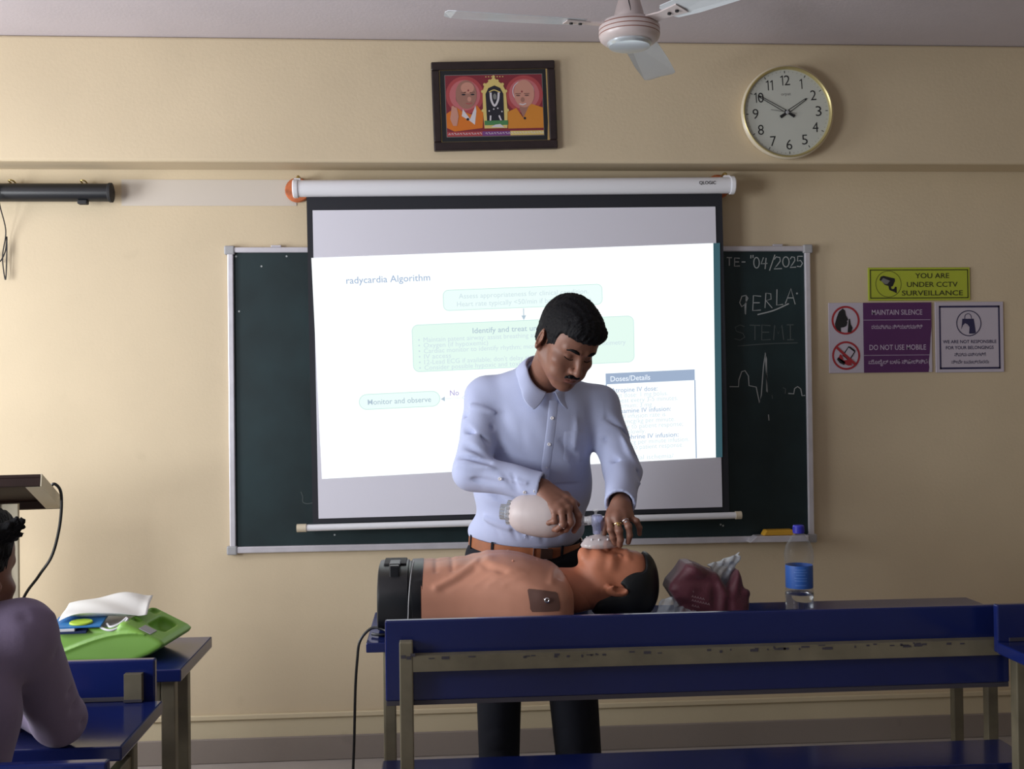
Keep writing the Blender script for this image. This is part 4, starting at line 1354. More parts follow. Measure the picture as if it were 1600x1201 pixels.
mb = MB(); mb.box((0.0855, -0.0265, 0.04), (0.0945, -0.0125, 1.112), M['blackm']); mb.box((0.126, -0.0145, 0.82), (0.133, -0.0121, 0.98), M['blackm']); mb.obj('dark_edge_strip', lt)
mb = MB(); mb.box((-0.30, -0.16, 0.0), (0.20, 0.16, 0.04), M['lamd']); mb.obj('base', lt, bevel=0.004)
cc = MB()
cc.tube(catmull([(-1.362, -0.50, 1.142), (-1.345, -0.505, 1.160), (-1.325, -0.50, 1.135), (-1.322, -0.50, 1.075), (-1.332, -0.50, 0.993), (-1.357, -0.50, 0.905),
                 (-1.402, -0.50, 0.837), (-1.460, -0.50, 0.745), (-1.50, -0.50, 0.55), (-1.45, -0.42, 0.20), (-1.30, -0.20, 0.012), (-1.1, -0.1, 0.008)], 8), 0.0052, M['black'], 10)
tag(cc.obj('black_cable', auto=True), 'black cable looping down from the right corner of the lectern top', 'cable')
cc = MB()
cc.tube(catmull([(-1.520, -0.665, 0.90), (-1.505, -0.665, 0.855), (-1.485, -0.660, 0.81), (-1.462, -0.655, 0.775), (-1.445, -0.65, 0.70), (-1.42, -0.64, 0.4), (-1.36, -0.55, 0.10), (-1.25, -0.45, 0.008)], 8), 0.0042, M['black'], 10)
tag(cc.obj('thin_black_cable', auto=True), 'short thin black cable against the lectern post', 'cable')

# ================================================================== defibrillator on the left desk, with what lies on it
AX, AY, AZ = -0.885, -1.330, 0.750
ae = thing('defibrillator', 'lime green portable defibrillator case with carrying handle on the left desk', 'defibrillator', (AX, AY, AZ), math.radians(-7))
F = Field((-0.19, -0.13, -0.01), (0.19, 0.13, 0.15), 0.003)
prof = [(-0.165, 0.0), (0.075, 0.0), (0.130, 0.022), (0.160, 0.040), (0.166, 0.050), (0.155, 0.060), (0.062, 0.106), (0.048, 0.107), (0.035, 0.092), (-0.145, 0.092), (-0.155, 0.080)]
F.polyx(prof, -0.112, 0.112, 0.012)
F.polyx([(-0.150, 0.083), (0.050, 0.090), (0.035, 0.14), (-0.15, 0.14)], -0.085, 0.090, 0.006, 0.004, True)      # recess of the lid
F.box((0.118, 0.015, 0.082), (0.026, 0.058, 0.034), 0.020, 0.006, True, rotm(0, 26, 0))                              # hand hole of the handle
F.box((0.068, -0.045, 0.106), (0.012, 0.014, 0.010), 0.006, 0.004, True); F.box((0.068, 0.075, 0.106), (0.014, 0.018, 0.012), 0.006, 0.004, True)
for i in range(14):                                                                                                    # moulded curve along the side
    a, b = -0.160 + i * 0.022, -0.160 + (i + 1) * 0.022
    zc = lambda x: 0.012 + 0.068 * math.sin(max(0, min(1, (x + 0.165) / 0.36)) * PI * 0.72) ** 1.3
    F.crease((a, -0.113, zc(a)), (b, -0.113, zc(b)), 0.004, -0.006)
field_ae = F
V, Fc = F.mesh(); V = smooth_mesh(V, Fc, 1)
C = V[Fc].mean(1)
zc = 0.012 + 0.068 * np.sin(np.clip((C[:, 0] + 0.165) / 0.36, 0, 1) * PI * 0.72) ** 1.3
mesh_obj('case', V, Fc, [M['green'], M['greend']], ae, ((C[:, 1] < -0.100) & (C[:, 2] < zc)).astype(int), True)
mb = MB(); mb.box((-0.13, -0.080, 0.0835), (0.046, 0.084, 0.094), M['grey'], Matrix.Rotation(math.radians(-2), 4, 'Y')); mb.obj('control_panel', ae, bevel=0.004)
mb = MB(); mb.box((-0.018, -0.022, -0.001), (0.018, 0.022, 0.0012), M['grey'], Matrix.Translation((0.112, -0.080, 0.0825)) @ Matrix.Rotation(math.radians(26), 4, 'Y')); mb.obj('latch_plate', ae, bevel=0.001)
mb = MB()
mb.tube(catmull([(-0.02, -0.085, 0.098), (0.0, -0.108, 0.092), (0.025, -0.112, 0.088), (0.045, -0.100, 0.095), (0.055, -0.080, 0.108), (0.045, -0.06, 0.110)], 8), 0.0032, M['white'], 8)
mb.tube(catmull([(0.0, -0.08, 0.098), (0.018, -0.10, 0.094), (0.038, -0.092, 0.100), (0.05, -0.07, 0.112)], 8), 0.0032, M['white'], 8)
mb.obj('electrode_cable', ae, auto=True)


def sheet(name, W, D, nx, ny, hf, m, T, parent=None, thick=0.0):
    """a crumpled sheet or flat packet: a top skin, and a bottom skin thick below it"""
    V, Fq = [], []
    for i in range(nx + 1):
        for j in range(ny + 1):
            u, v = i / nx, j / ny
            V.append(T @ Vector(((u - 0.5) * W, (v - 0.5) * D, hf(u, v))))
    q = lambda i, j: i * (ny + 1) + j
    for i in range(nx):
        for j in range(ny):
            Fq.append((q(i, j), q(i + 1, j), q(i + 1, j + 1), q(i, j + 1)))
    if thick:
        b = len(V)
        for i in range(nx + 1):
            for j in range(ny + 1):
                u, v = i / nx, j / ny
                e = 16 * u * (1 - u) * v * (1 - v)
                V.append(T @ Vector(((u - 0.5) * W, (v - 0.5) * D, hf(u, v) - thick * min(1, e * 2.2) - 0.0006)))
        for i in range(nx):
            for j in range(ny):
                Fq.append((b + q(i, j), b + q(i, j + 1), b + q(i + 1, j + 1), b + q(i + 1, j)))
        rim = [q(i, 0) for i in range(nx)] + [q(nx, j) for j in range(ny)] + [q(i, ny) for i in range(nx, 0, -1)] + [q(0, j) for j in range(ny, 0, -1)]
        for k in range(len(rim)):
            a, c = rim[k], rim[(k + 1) % len(rim)]
            Fq.append((a, a + b, c + b, c))
    return mesh_obj(name, [tuple(v) for v in V], Fq, m, parent, smooth=True)


pk = thing('electrode_pouch', 'white plastic pouch lying on top of the green defibrillator', 'pouch', (AX - 0.035, AY + 0.01, AZ + 0.122))
hf = lambda u, v: 0.016 * math.sin(PI * min(1, u * 1.1)) + 0.012 * u * v + 0.004 * math.sin(2 * PI * (u * 1.1 + v * 0.4)) + 0.002 * math.sin(11 * u + 7 * v) - 0.004 * (1 - u)
sheet('pouch_skin', 0.225, 0.165, 30, 20, hf, M['packet'], Matrix.Rotation(math.radians(9), 4, 'Z') @ Matrix.Rotation(math.radians(5), 4, 'X'), pk, 0.016)
cdt = thing('instruction_card_pack', 'blue card packet with lime disc on the left end of the green defibrillator', 'card packet', (AX - 0.105, AY - 0.075, AZ + 0.098))
mb = MB(); Tc = Matrix.Rotation(math.radians(5), 4, 'Z') @ Matrix.Rotation(math.radians(6), 4, 'X')
mb.box((-0.045, -0.052, -0.010), (0.050, 0.045, -0.004), M['navy'], Tc); mb.obj('lower_card', cdt, bevel=0.001)
mb = MB(); mb.box((-0.046, -0.050, -0.0038), (0.020, 0.045, 0.003), M['white'], Tc); mb.box((-0.043, -0.046, 0.0032), (0.085, 0.050, 0.008), M['cyan'], Tc); mb.obj('upper_card', cdt, bevel=0.001)
mb = MB(); mb.lathe([(0.030, 0.009), (0.030, 0.0115), (0.028, 0.0135)], M['lime'], 32, Tc @ Matrix.Translation((0.030, -0.018, 0)) @ Matrix.Scale(0.8, 4, (0, 1, 0))); mb.obj('disc', cdt, auto=True)

# ================================================================== water bottle
wb = thing('water_bottle', 'clear plastic water bottle with blue cap and label, half full, on the middle desk', 'bottle', (1.113, -1.10, 0.750))
K = 1.0
outer = [(0.030, 0.001), (0.040, 0.004), (0.0415, 0.012), (0.040, 0.030), (0.0415, 0.045), (0.040, 0.058), (0.0415, 0.075), (0.0395, 0.092), (0.0385, 0.100), (0.0385, 0.165),
         (0.0400, 0.172), (0.0420, 0.178), (0.0415, 0.186), (0.0425, 0.192), (0.0420, 0.205), (0.0370, 0.228), (0.0270, 0.248), (0.0155, 0.262), (0.0140, 0.268), (0.0140, 0.276)]
mb = MB(); mb.lathe(outer, M['pet'], 48, cap=False); mb.add([(0.030 * math.cos(2 * PI * k / 32), 0.030 * math.sin(2 * PI * k / 32), 0.001) for k in range(32)], [tuple(range(32))], M['pet'])
mb.obj('bottle_body', wb, smooth=True)
mb = MB(); mb.lathe([(0.001, 0.0025), (0.030, 0.003), (0.0388, 0.006), (0.0403, 0.012), (0.0388, 0.030), (0.0403, 0.045), (0.0388, 0.058), (0.0403, 0.075), (0.039, 0.080), (0.001, 0.080)], M['water'], 48)
mb.obj('water', wb, smooth=True)
mb = MB(); mb.lathe([(0.0392, 0.096), (0.0396, 0.099), (0.0396, 0.164), (0.0392, 0.167)], M['label'], 48, cap=False); mb.obj('label', wb, smooth=True)
lp = Flat(lambda u, v, l: (0.0398 * math.sin(u), -0.0398 * math.cos(u), v), 0.0)
for z, w in ((0.156, 0.40), (0.148, 0.50), (0.140, 0.34), (0.130, 0.46), (0.122, 0.44), (0.108, 0.40)):
    for k in range(10):
        a = -w + 2 * w * k / 10
        lp.rect(a - 0.2, z - 0.0016, a - 0.2 + 2 * w / 14, z + 0.0016, M['labelt'], 1)
lp.obj('label_print', wb)
mb = MB()
capv = [(0.0155, 0.266), (0.0162, 0.268), (0.0162, 0.288), (0.0148, 0.291)]
mb.lathe(capv, M['cap'], 40)
for k in range(40):
    a = 2 * PI * k / 40
    mb.box((0.0158, -0.0006, 0.269), (0.0168, 0.0006, 0.286), M['cap'], Matrix.Rotation(a, 4, 'Z'))
mb.obj('cap', wb)
wb.scale = (1.06, 1.06, 0.985)

# ================================================================== maroon bag with clear plastic sticking out, clear bag under it
mg = thing('maroon_pouch', 'slouched maroon fabric pouch with faint pale print on the middle desk', 'pouch', (0.83, -1.06, 0.75))
F = Field((0.66, -1.18, 0.745), (0.98, -0.93, 0.97), 0.0035)
F.polyx([(0.735, 0.752), (0.948, 0.752), (0.951, 0.800), (0.948, 0.838), (0.938, 0.848), (0.928, 0.880), (0.918, 0.906), (0.905, 0.888), (0.882, 0.852), (0.850, 0.895), (0.815, 0.912), (0.775, 0.930), (0.755, 0.926),
         (0.735, 0.900), (0.708, 0.870), (0.700, 0.848), (0.712, 0.828), (0.735, 0.800)], -1.135, -0.995, 0.030)
F.crease((0.72, -1.135, 0.882), (0.84, -1.135, 0.872), 0.012, 0.012)
F.crease((0.835, -1.135, 0.915), (0.845, -1.135, 0.755), 0.013, 0.010)
F.crease((0.845, -1.135, 0.880), (0.90, -1.135, 0.800), 0.014, -0.008)
F.crease((0.885, -1.135, 0.855), (0.880, -1.135, 0.77), 0.012, 0.010)
F.crease((0.915, -1.135, 0.90), (0.935, -1.135, 0.80), 0.012, 0.009)
F.crease((0.93, -1.13, 0.845), (0.955, -1.10, 0.825), 0.010, -0.012)
F.crease((0.72, -1.135, 0.83), (0.80, -1.135, 0.775), 0.014, 0.010)
F.crease((0.76, -1.135, 0.925), (0.80, -1.135, 0.90), 0.012, -0.008)
F.warp(lambda X, Y, Z: 0.0022 * np.sin(38 * X + 21 * Z + 9 * Y) * np.sin(27 * Z - 18 * X + 5) + 0.0012 * np.sin(90 * X - 60 * Z))
field_obj(F, 'pouch_body', M['maroon'], mg)
tx = Flat(lambda u, v, l: (0.777 + u * 0.96 + 0.12 * v * 0 - mg.location[0], -1.1362 - l - mg.location[1], 0.812 + v - 0.25 * u - mg.location[2]), 0.001)
for v0, w in ((0.030, 0.008), (0.014, 0.040), (0.002, 0.052), (-0.014, 0.020), (-0.030, 0.016), (-0.040, 0.030)):
    k = 0.0
    while k < w:
        tx.stroke([(-0.012 + k, v0), (-0.009 + k, v0 + 0.006), (-0.006 + k, v0)], 0.0018, M['maroont'], 1); k += 0.0085
tx.obj('pale_print', mg)
pb = thing('clear_plastic_packet', 'crumpled clear plastic packet sticking up out of the maroon pouch', 'plastic packet', (0.885, -1.06, 0.85))
F = Field((0.80, -1.12, 0.83), (0.98, -1.0, 0.97), 0.0028)
F.polyx([(0.862, 0.845), (0.890, 0.845), (0.912, 0.888), (0.930, 0.922), (0.938, 0.952), (0.915, 0.940), (0.885, 0.928), (0.852, 0.920), (0.838, 0.912), (0.850, 0.885)], -1.085, -1.045, 0.010)
F.warp(lambda X, Y, Z: 0.004 * np.sin(140 * X + 60 * Z) * np.sin(110 * Z - 80 * X + 70 * Y) + 0.002 * np.sin(260 * X - 200 * Z))
V, Fc = F.mesh(); mesh_obj('packet_skin', V, Fc, M['foil'], pb, world=True)
mb = MB()
for k in range(10):
    c = Vector((r_.uniform(0.875, 0.915), -1.066, r_.uniform(0.868, 0.918)))
    mb.box(c - Vector((0.008, 0.004, 0.006)), c + Vector((0.008, 0.004, 0.006)), M['navy'] if k % 2 else M['grey'])
mb.obj('dark_contents', pb, bevel=0.002, world=True)
ub = thing('clear_plastic_bag', 'clear plastic bag lying between the manikin head and the maroon pouch', 'plastic bag', (0.71, -1.12, 0.752))
F = Field((0.60, -1.24, 0.746), (0.82, -1.02, 0.86), 0.003)
F.ell((0.715, -1.155, 0.768), (0.070, 0.055, 0.030), 0.0)
F.ell((0.692, -1.15, 0.795), (0.030, 0.040, 0.040), 0.02)
F.box((0.7, -1.1, 0.735), (0.2, 0.2, 0.0165), 0, 0.0, True)
F.warp(lambda X, Y, Z: 0.004 * np.sin(100 * X + 40 * Z) * np.sin(90 * Z - 70 * X + 60 * Y) + 0.002 * np.sin(230 * X - 180 * Z))
V, Fc = F.mesh(); mesh_obj('bag_skin', V, Fc, M['foild'], ub, world=True)

# cable from the manikin over the left end of the desk
cc = MB()
cc.tube(catmull([(-0.11, -1.26, 0.757), (-0.150, -1.22, 0.766), (-0.185, -1.205, 0.776), (-0.210, -1.20, 0.768), (-0.236, -1.20, 0.735), (-0.244, -1.20, 0.68), (-0.250, -1.20, 0.60), (-0.255, -1.20, 0.45), (-0.262, -1.20, 0.30),
                 (-0.27, -1.18, 0.12), (-0.24, -1.10, 0.012), (-0.10, -1.0, 0.008), (0.05, -0.95, 0.008)], 8), 0.0042, M['black'], 10)
cc.tube(catmull([(-0.20, -1.202, 0.757), (-0.182, -1.215, 0.757), (-0.16, -1.215, 0.757), (-0.13, -1.20, 0.757)], 6), 0.0042, M['black'], 8)
tag(cc.obj('manikin_cable', auto=True), 'black cable curving over the left end of the middle desk and down to the floor', 'cable')
cc = MB()
cc.tube(catmull([(-0.115, -1.195, 0.330), (-0.135, -1.195, 0.27), (-0.16, -1.19, 0.22), (-0.15, -1.18, 0.10), (-0.05, -1.15, 0.008), (0.1, -1.12, 0.008)], 8), 0.0038, M['black'], 8)
for k in range(5):
    cc.tube([(-0.095 + 0.024 * math.cos(t), -1.20 + 0.004 * k, 0.335 + 0.034 * math.sin(t)) for t in np.linspace(0, 2 * PI, 25)], 0.0042, M['blackm'], 8, cap=False)
cl = tag(cc.obj('coiled_cable', auto=True), 'small coil of black cable hanging behind the left steel upright of the middle bench', 'cable')

# ================================================================== manikin on the desk
mk = thing('training_manikin', 'resuscitation training manikin with bare torso and moulded black hair lying on the middle desk', 'manikin', (0.2, -1.065, 0.75))
TX = np.array([-0.07, 0.0, 0.06, 0.10, 0.15, 0.20, 0.25, 0.30, 0.35, 0.375, 0.39, 0.396])
TT = np.array([0.948, 0.947, 0.951, 0.955, 0.966, 0.967, 0.960, 0.944, 0.925, 0.912, 0.895, 0.87])
TW = np.array([0.172, 0.168, 0.168, 0.172, 0.182, 0.194, 0.203, 0.207, 0.198, 0.182, 0.160, 0.13])
YC = -1.067
TXs = np.linspace(-0.07, 0.396, 400)
_k = np.exp(-(np.arange(-40, 41) / 14.0) ** 2); _k /= _k.sum()
sm_ = lambda v: np.convolve(np.pad(np.interp(TXs, TX, v), 40, mode='reflect', reflect_type='odd'), _k, 'valid')
TTs, TWs = sm_(TT), sm_(TW)
NX, NA = 180, 200
A = np.linspace(0, 2 * PI, NA, endpoint=False)
xs_ = np.linspace(-0.056, 0.396, NX)


def torso_point(x, a, off=0.0):
    t, w = np.interp(x, TXs, TTs), np.interp(x, TXs, TWs)
    zc, zb = 0.838, 0.7525
    c, s = np.cos(a), np.sin(a)
    y = YC - w * np.sign(c) * np.abs(c) ** 0.78
    z = np.where(s >= 0, zc + (t - zc) * np.abs(s) ** 0.80, zc - (zc - zb) * np.abs(s) ** 0.55)
    ny, nz = -c / 0.19, s / 0.12
    L = np.sqrt(ny ** 2 + nz ** 2)
    return y + off * ny / L, z + off * nz / L


def seg_d(x, a, pts):
    d = np.full(np.broadcast(x, a).shape, 9.0)
    for p, q in zip(pts[:-1], pts[1:]):
        e = (q[0] - p[0], (q[1] - p[1]) * 0.16)
        t = np.clip(((x - p[0]) * e[0] + (a - p[1]) * 0.16 * e[1]) / (e[0] ** 2 + e[1] ** 2), 0, 1)
        d = np.minimum(d, np.hypot(x - p[0] - t * e[0], (a - p[1]) * 0.16 - t * e[1]))
    return d


def relief(x, a):
    o = np.zeros(np.broadcast(x, a).shape)
    for aa in (a, PI - a):
        g = lambda pts, w, h: h * np.exp(-(seg_d(x, aa, pts) / (w * 1.35)) ** 2)
        o = o + g([(-0.01, 0.42), (0.04, 0.66), (0.085, 0.98), (0.115, 1.30)], 0.012, 0.0085)          # rib arch
        o = o + g([(0.015, 0.40), (0.065, 0.62), (0.11, 0.92)], 0.012, -0.005)
        o = o + g([(0.125, 1.35), (0.118, 1.10), (0.145, 0.86), (0.185, 0.72)], 0.010, -0.0065)        # below the chest muscle
        o = o + g([(0.14, 1.30), (0.138, 1.10), (0.17, 0.92), (0.22, 0.80)], 0.018, 0.0075)
        o = o + g([(0.20, 1.10), (0.24, 1.0)], 0.045, 0.006)                                             # chest muscle
        o = o + g([(0.115, 1.12), (0.12, 0.95)], 0.010, 0.005)
        for k in range(3):
            o = o + g([(0.10 + 0.045 * k, 0.42), (0.16 + 0.045 * k, 0.70)], 0.009, 0.0022)
        for xk in (-0.035, 0.015, 0.058):                                                                # stomach muscles
            o = o + g([(xk, 1.15), (xk, 1.40)], 0.017, 0.0045)
        for xk in (-0.012, 0.037):
            o = o + g([(xk, 0.95), (xk, 1.50)], 0.006, -0.0035)
        o = o + g([(0.35, 1.40), (0.335, 0.95), (0.325, 0.6)], 0.009, 0.006)                             # collar bone
        o = o + g([(0.372, 1.3), (0.355, 0.9)], 0.010, -0.005)
        o = o + g([(0.290, 0.35), (0.215, 0.52), (0.17, 0.62)], 0.020, 0.006)                           # fold toward the armpit
        o = o + g([(0.26, 0.20), (0.20, 0.35)], 0.015, -0.004)
    o = o * 0.58 - 0.0022 * np.exp(-((a - PI / 2) * 0.16 / 0.008) ** 2) * (x < 0.30)                            # midline
    return o * np.clip((x + 0.045) / 0.03, 0, 1)


Xg, Ag = np.meshgrid(xs_, A, indexing='ij')
yy, zz = torso_point(Xg, Ag, relief(Xg, Ag))
V = np.stack([Xg, yy, zz], -1).reshape(-1, 3)
Fq = []
for i in range(NX - 1):
    for k in range(NA):
        k2 = (k + 1) % NA
        Fq.append((i * NA + k, (i + 1) * NA + k, (i + 1) * NA + k2, i * NA + k2))
Fq.append(tuple(range(NA))[::-1]); Fq.append(tuple((NX - 1) * NA + k for k in range(NA)))
torso = mesh_obj('torso_skin', V[:, [0, 1, 2]], Fq, M['mskin'], mk, smooth=True, world=True)
for a in (1.10, PI - 1.10):
    y, z = torso_point(0.218, a, relief(np.float64(0.218), np.float64(a)))
    nb_ = MB(); nb_.lathe([(0.004, 0.0), (0.0036, 0.003), (0.002, 0.0045)], M['mskin'], 14, Matrix.Translation((0.218, float(y), float(z) - 0.001)) @ Matrix.Rotation((PI / 2 - a) * 0.8, 4, 'X'))
    nb_.obj('nipple', mk, auto=True, world=True)
# inset panel with a ring on the near shoulder
pv, pf2 = [], []
n = 12
for i in range(n + 1):
    for j in range(n + 1):
        u, v = i / n * 2 - 1, j / n * 2 - 1
        k = math.sqrt(max(abs(u), abs(v)) ** 2 / max(1e-9, u * u + v * v)) if max(abs(u), abs(v)) > 0.99 else 1.0
        uu, vv = u * (0.62 + 0.38 * k) if abs(v) > 0.9 and abs(u) > 0.9 else u, v
        x = 0.300 + 0.044 * uu - 0.004 * vv
        a = 0.150 + 0.19 * vv
        y, z = torso_point(np.float64(x), np.float64(a), float(relief(np.float64(x), np.float64(a))) + 0.0016)
        pv.append((x, float(y), float(z)))
for i in range(n):
    for j in range(n):
        p = i * (n + 1) + j
        pf2.append((p, p + n + 1, p + n + 2, p + 1))
mesh_obj('shoulder_panel', pv, pf2, M['mdark'], mk, smooth=True, world=True)
rg = MB()
y, z = torso_point(np.float64(0.308), np.float64(0.06), 0.002)
rg.tube([(0.308 + 0.006 * math.cos(t), float(y) - 0.003, float(z) + 0.008 + 0.006 * math.sin(t)) for t in np.linspace(0, 2 * PI, 21)], 0.0022, M['silver'], 8, cap=False)
rg.obj('metal_ring', mk, auto=True, world=True)
# black base box at the waist end, pale end plate, clip and wire
bs = MB()


def ring(x, sc):
    y, z = torso_point(np.full(64, 0.0), np.linspace(0, 2 * PI, 64, endpoint=False))
    return [(x, YC + (b - YC) * sc, 0.7525 + (c - 0.7525) * sc) for b, c in zip(y, z)]


rows = [(-0.183, 0.96), (-0.181, 0.99), (-0.175, 1.0), (-0.095, 1.0), (-0.092, 0.975), (-0.086, 0.975), (-0.083, 1.005), (-0.052, 1.012), (-0.048, 1.0)]
V = [p for x, s in rows for p in ring(x, s)]
Fq = [(i * 64 + k, (i + 1) * 64 + k, (i + 1) * 64 + (k + 1) % 64, i * 64 + (k + 1) % 64) for i in range(len(rows) - 1) for k in range(64)]
Fq.append(tuple((len(rows) - 1) * 64 + k for k in range(64)))
bs.add(V, Fq, M['black'])
bs.obj('base_case', mk, auto=True, world=True)
ep = MB(); r2 = ring(-0.1835, 0.955); ep.add(r2 + [(-0.178, p[1], p[2]) for p in r2], [tuple(range(64))[::-1], tuple(range(64, 128))] + [(k, (k + 1) % 64, (k + 1) % 64 + 64, k + 64) for k in range(64)], M['grey'])
ep.obj('end_plate', mk, world=True)
cp = MB(); cp.box((-0.150, YC - 0.10, 0.944), (-0.118, YC - 0.02, 0.955), M['black']); cp.box((-0.148, YC - 0.128, 0.915), (-0.120, YC - 0.097, 0.953), M['black']); cp.box((-0.168, YC - 0.06, 0.943), (-0.100, YC + 0.06, 0.950), M['blackm'])
cp.obj('latch', mk, bevel=0.003, world=True)
wr = MB(); P = []
for a in np.linspace(1.5, -0.45, 26):
    y, z = torso_point(np.float64(0.0), np.float64(a), 0.004)
    P.append((-0.088 + 0.018 * a * 0.5 - 0.004, float(y), float(z)))
wr.tube(P, 0.0017, M['grey'], 8); wr.obj('wire', mk, auto=True, world=True)


# ------------------------------------------------------------------ heads
def head_field(h=0.0028, neck_to=None, closed=True, jaw=1.0):
    """local frame: face toward -y, up +z, eye line at z = 0"""
    F = Field((-0.105, -0.15, -0.20), (0.105, 0.125, 0.135), h)
    F.ell((0, 0.018, 0.038), (0.0755, 0.097, 0.080))
    F.ell((0, -0.030, -0.020), (0.066, 0.062, 0.085), 0.035)
    F.ell((0, -0.040, 0.045), (0.060, 0.048, 0.045), 0.03)
    for s in (-1, 1):
        F.cone((s * 0.056 * jaw, 0.006, -0.055), (s * 0.020 * jaw, -0.064, -0.100), 0.020, 0.021, 0.03)
        F.ell((s * 0.046, -0.058, -0.030), (0.023, 0.024, 0.018), 0.02)
        F.cone((s * 0.012, -0.091, 0.022), (s * 0.046, -0.072, 0.020), 0.008, 0.007, 0.014)
        F.ell((s * 0.036, -0.062, -0.065), (0.024, 0.028, 0.024), 0.02)
    F.ell((0, -0.080, -0.106), (0.021, 0.017, 0.016), 0.018)
    for s in (-1, 1):
        F.ell((s * 0.032, -0.101, -0.001), (0.019, 0.016, 0.012), 0.014, True)
    F.ell((0, -0.083, -0.066), (0.034, 0.018, 0.024), 0.014)
    for s in (-1, 1):
        F.ell((s * 0.0315, -0.0715, -0.001), (0.0160, 0.0145, 0.0125), 0.003)
        F.crease((s * 0.017, -0.083, -0.006), (s * 0.046, -0.076, -0.007), 0.0022, 0.003)
        F.crease((s * 0.019, -0.084, 0.008), (s * 0.046, -0.076, 0.007), 0.0022, 0.0022)
    F.cone((0, -0.085, 0.014), (0, -0.112, -0.034), 0.0075, 0.0105, 0.014)
    F.ell((0, -0.111, -0.038), (0.0115, 0.0120, 0.0100), 0.008)
    for s in (-1, 1):
        F.ell((s * 0.0135, -0.100, -0.041), (0.0085, 0.0110, 0.0080), 0.006)
        F.ell((s * 0.0075, -0.106, -0.0495), (0.0042, 0.0060, 0.0045), 0.003, True)
        F.crease((s * 0.022, -0.094, -0.042), (s * 0.034, -0.080, -0.066), 0.005, 0.0026)
    F.ell((0, -0.0985, -0.0645), (0.0215, 0.0085, 0.0055), 0.005)
    F.ell((0, -0.0965, -0.0755), (0.0190, 0.0085, 0.0062), 0.005)
    F.crease((-0.022, -0.100, -0.0698), (0.022, -0.100, -0.0698), 0.0022, 0.0050)
    F.crease((-0.014, -0.094, -0.0865), (0.014, -0.094, -0.0865), 0.006, 0.0035)
    for s in (-1, 1):                                  # ears
        Q = rotm(-12, 0, s * 36)
        F.ell((s * 0.0845, 0.017, -0.012), (0.0090, 0.0215, 0.0345), 0.006, False, Q)
        F.ell((s * 0.0925, 0.010, -0.007), (0.0075, 0.0120, 0.0210), 0.004, True, Q)
        F.ell((s * 0.0800, 0.008, -0.040), (0.0070, 0.0080, 0.0090), 0.006)
        F.ell((s * 0.0815, 0.012, -0.010), (0.0040, 0.0040, 0.0130), 0.004, False, Q)
    if neck_to is not None:
        F.cone((0, 0.026, -0.060), neck_to, 0.058, 0.057, 0.03)
    return F


def lips_idx(C):
    return ((np.abs(C[:, 0]) < 0.0225) & (C[:, 2] > -0.0815) & (C[:, 2] < -0.0595) & (C[:, 1] < -0.091)).astype(int)


def hair_field(front=0.062, h=0.0035, vol=1.0, burn=-0.022, nape=-0.062):
    F = Field((-0.165, -0.14, -0.12), (0.12, 0.14, 0.17), h)
    F.ell((0, 0.020, 0.040), (0.0835 + 0.003 * vol, 0.1045 + 0.003 * vol, 0.087 + 0.008 * vol))
    F.ell((0, -0.035, 0.070), (0.066, 0.058, 0.040 + 0.010 * vol), 0.03)
    F.ell((0, 0.060, -0.030), (0.066, 0.052, 0.060), 0.03)
    F.box((0, -0.125, front - 0.20), (0.100, 0.0850, 0.20), 0.018, 0.006, True)
    F.box((0, -0.050, burn - 0.10), (0.13, 0.082, 0.10), 0.006, 0.006, True)
    for s in (-1, 1):
        F.ell((s * 0.092, 0.015, -0.014), (0.030, 0.026, 0.034), 0.004, True)
    F.box((0, 0.05, nape - 0.10), (0.15, 0.2, 0.10), 0.0, 0.01, True)
    return F


# manikin head: face up, crown toward +x, a little tipped back
Rm = np.array(((0, 0, 1), (-1, 0, 0), (0, -1, 0)), float)      # columns: where local x, y, z go
Rm = rotm(0, 4, 0) @ Rm
Om = np.array((0.548, -1.067, 0.872))
Tm = lambda V: Om + (V * 1.02) @ Rm.T
F = head_field(0.003)
F.cone((0, 0.026, -0.050), (0, 0.036, -0.200), 0.062, 0.066, 0.03)
hd = field_obj(F, 'head', [M['mneck'], M['mneck']], mk, None, 1, Tm)
F = hair_field(0.074, 0.0035, 0.2, -0.012, -0.075)
field_obj(F, 'moulded_hair', M['mhair'], mk, None, 2, Tm)
eb = MB()
for s in (-1, 1):
    P = Tm(np.array([(s * 0.016, -0.0935, 0.017), (s * 0.030, -0.0905, 0.022), (s * 0.046, -0.079, 0.018)]))
    eb.tube([tuple(p) for p in P], [0.0014, 0.0022, 0.001], M['mdark'], 8)
eb.obj('eyebrows', mk, auto=True, world=True)
nk = MB(); nk.tube([(0.30, YC, 0.845), (0.42, YC, 0.842), (0.47, YC, 0.848)], [0.072, 0.066, 0.060], M['mneck'], 40); nk.obj('neck', mk, smooth=True, world=True)

# ================================================================== bag valve mask
bv = thing('bag_valve_mask', 'bag valve mask with milky squeeze bag held over the face of the manikin', 'resuscitator bag', (0.44, -1.06, 1.04))
F = Field((0.16, -1.09, 0.97), (0.50, -0.90, 1.18), 0.003)
ax = np.array((0.235, -0.060, -0.018)); ax = ax / np.linalg.norm(ax)
b0 = np.array((0.222, -0.975, 1.080))
Qb = np.stack([ax, np.cross((0, 0, 1), ax) / np.linalg.norm(np.cross((0, 0, 1), ax)), np.cross(ax, np.cross((0, 0, 1), ax) / np.linalg.norm(np.cross((0, 0, 1), ax)))], -1)
F.cone(b0 + ax * 0.055, b0 + ax * 0.125, 0.0575, 0.0640, 0.0)
F.ell(b0 + ax * 0.10, (0.105, 0.0655, 0.067), 0.02, False, Qb)
F.cone(b0 + ax * 0.15, b0 + ax * 0.215, 0.045, 0.020, 0.03)
field_obj(F, 'squeeze_bag', M['silicone'], bv)
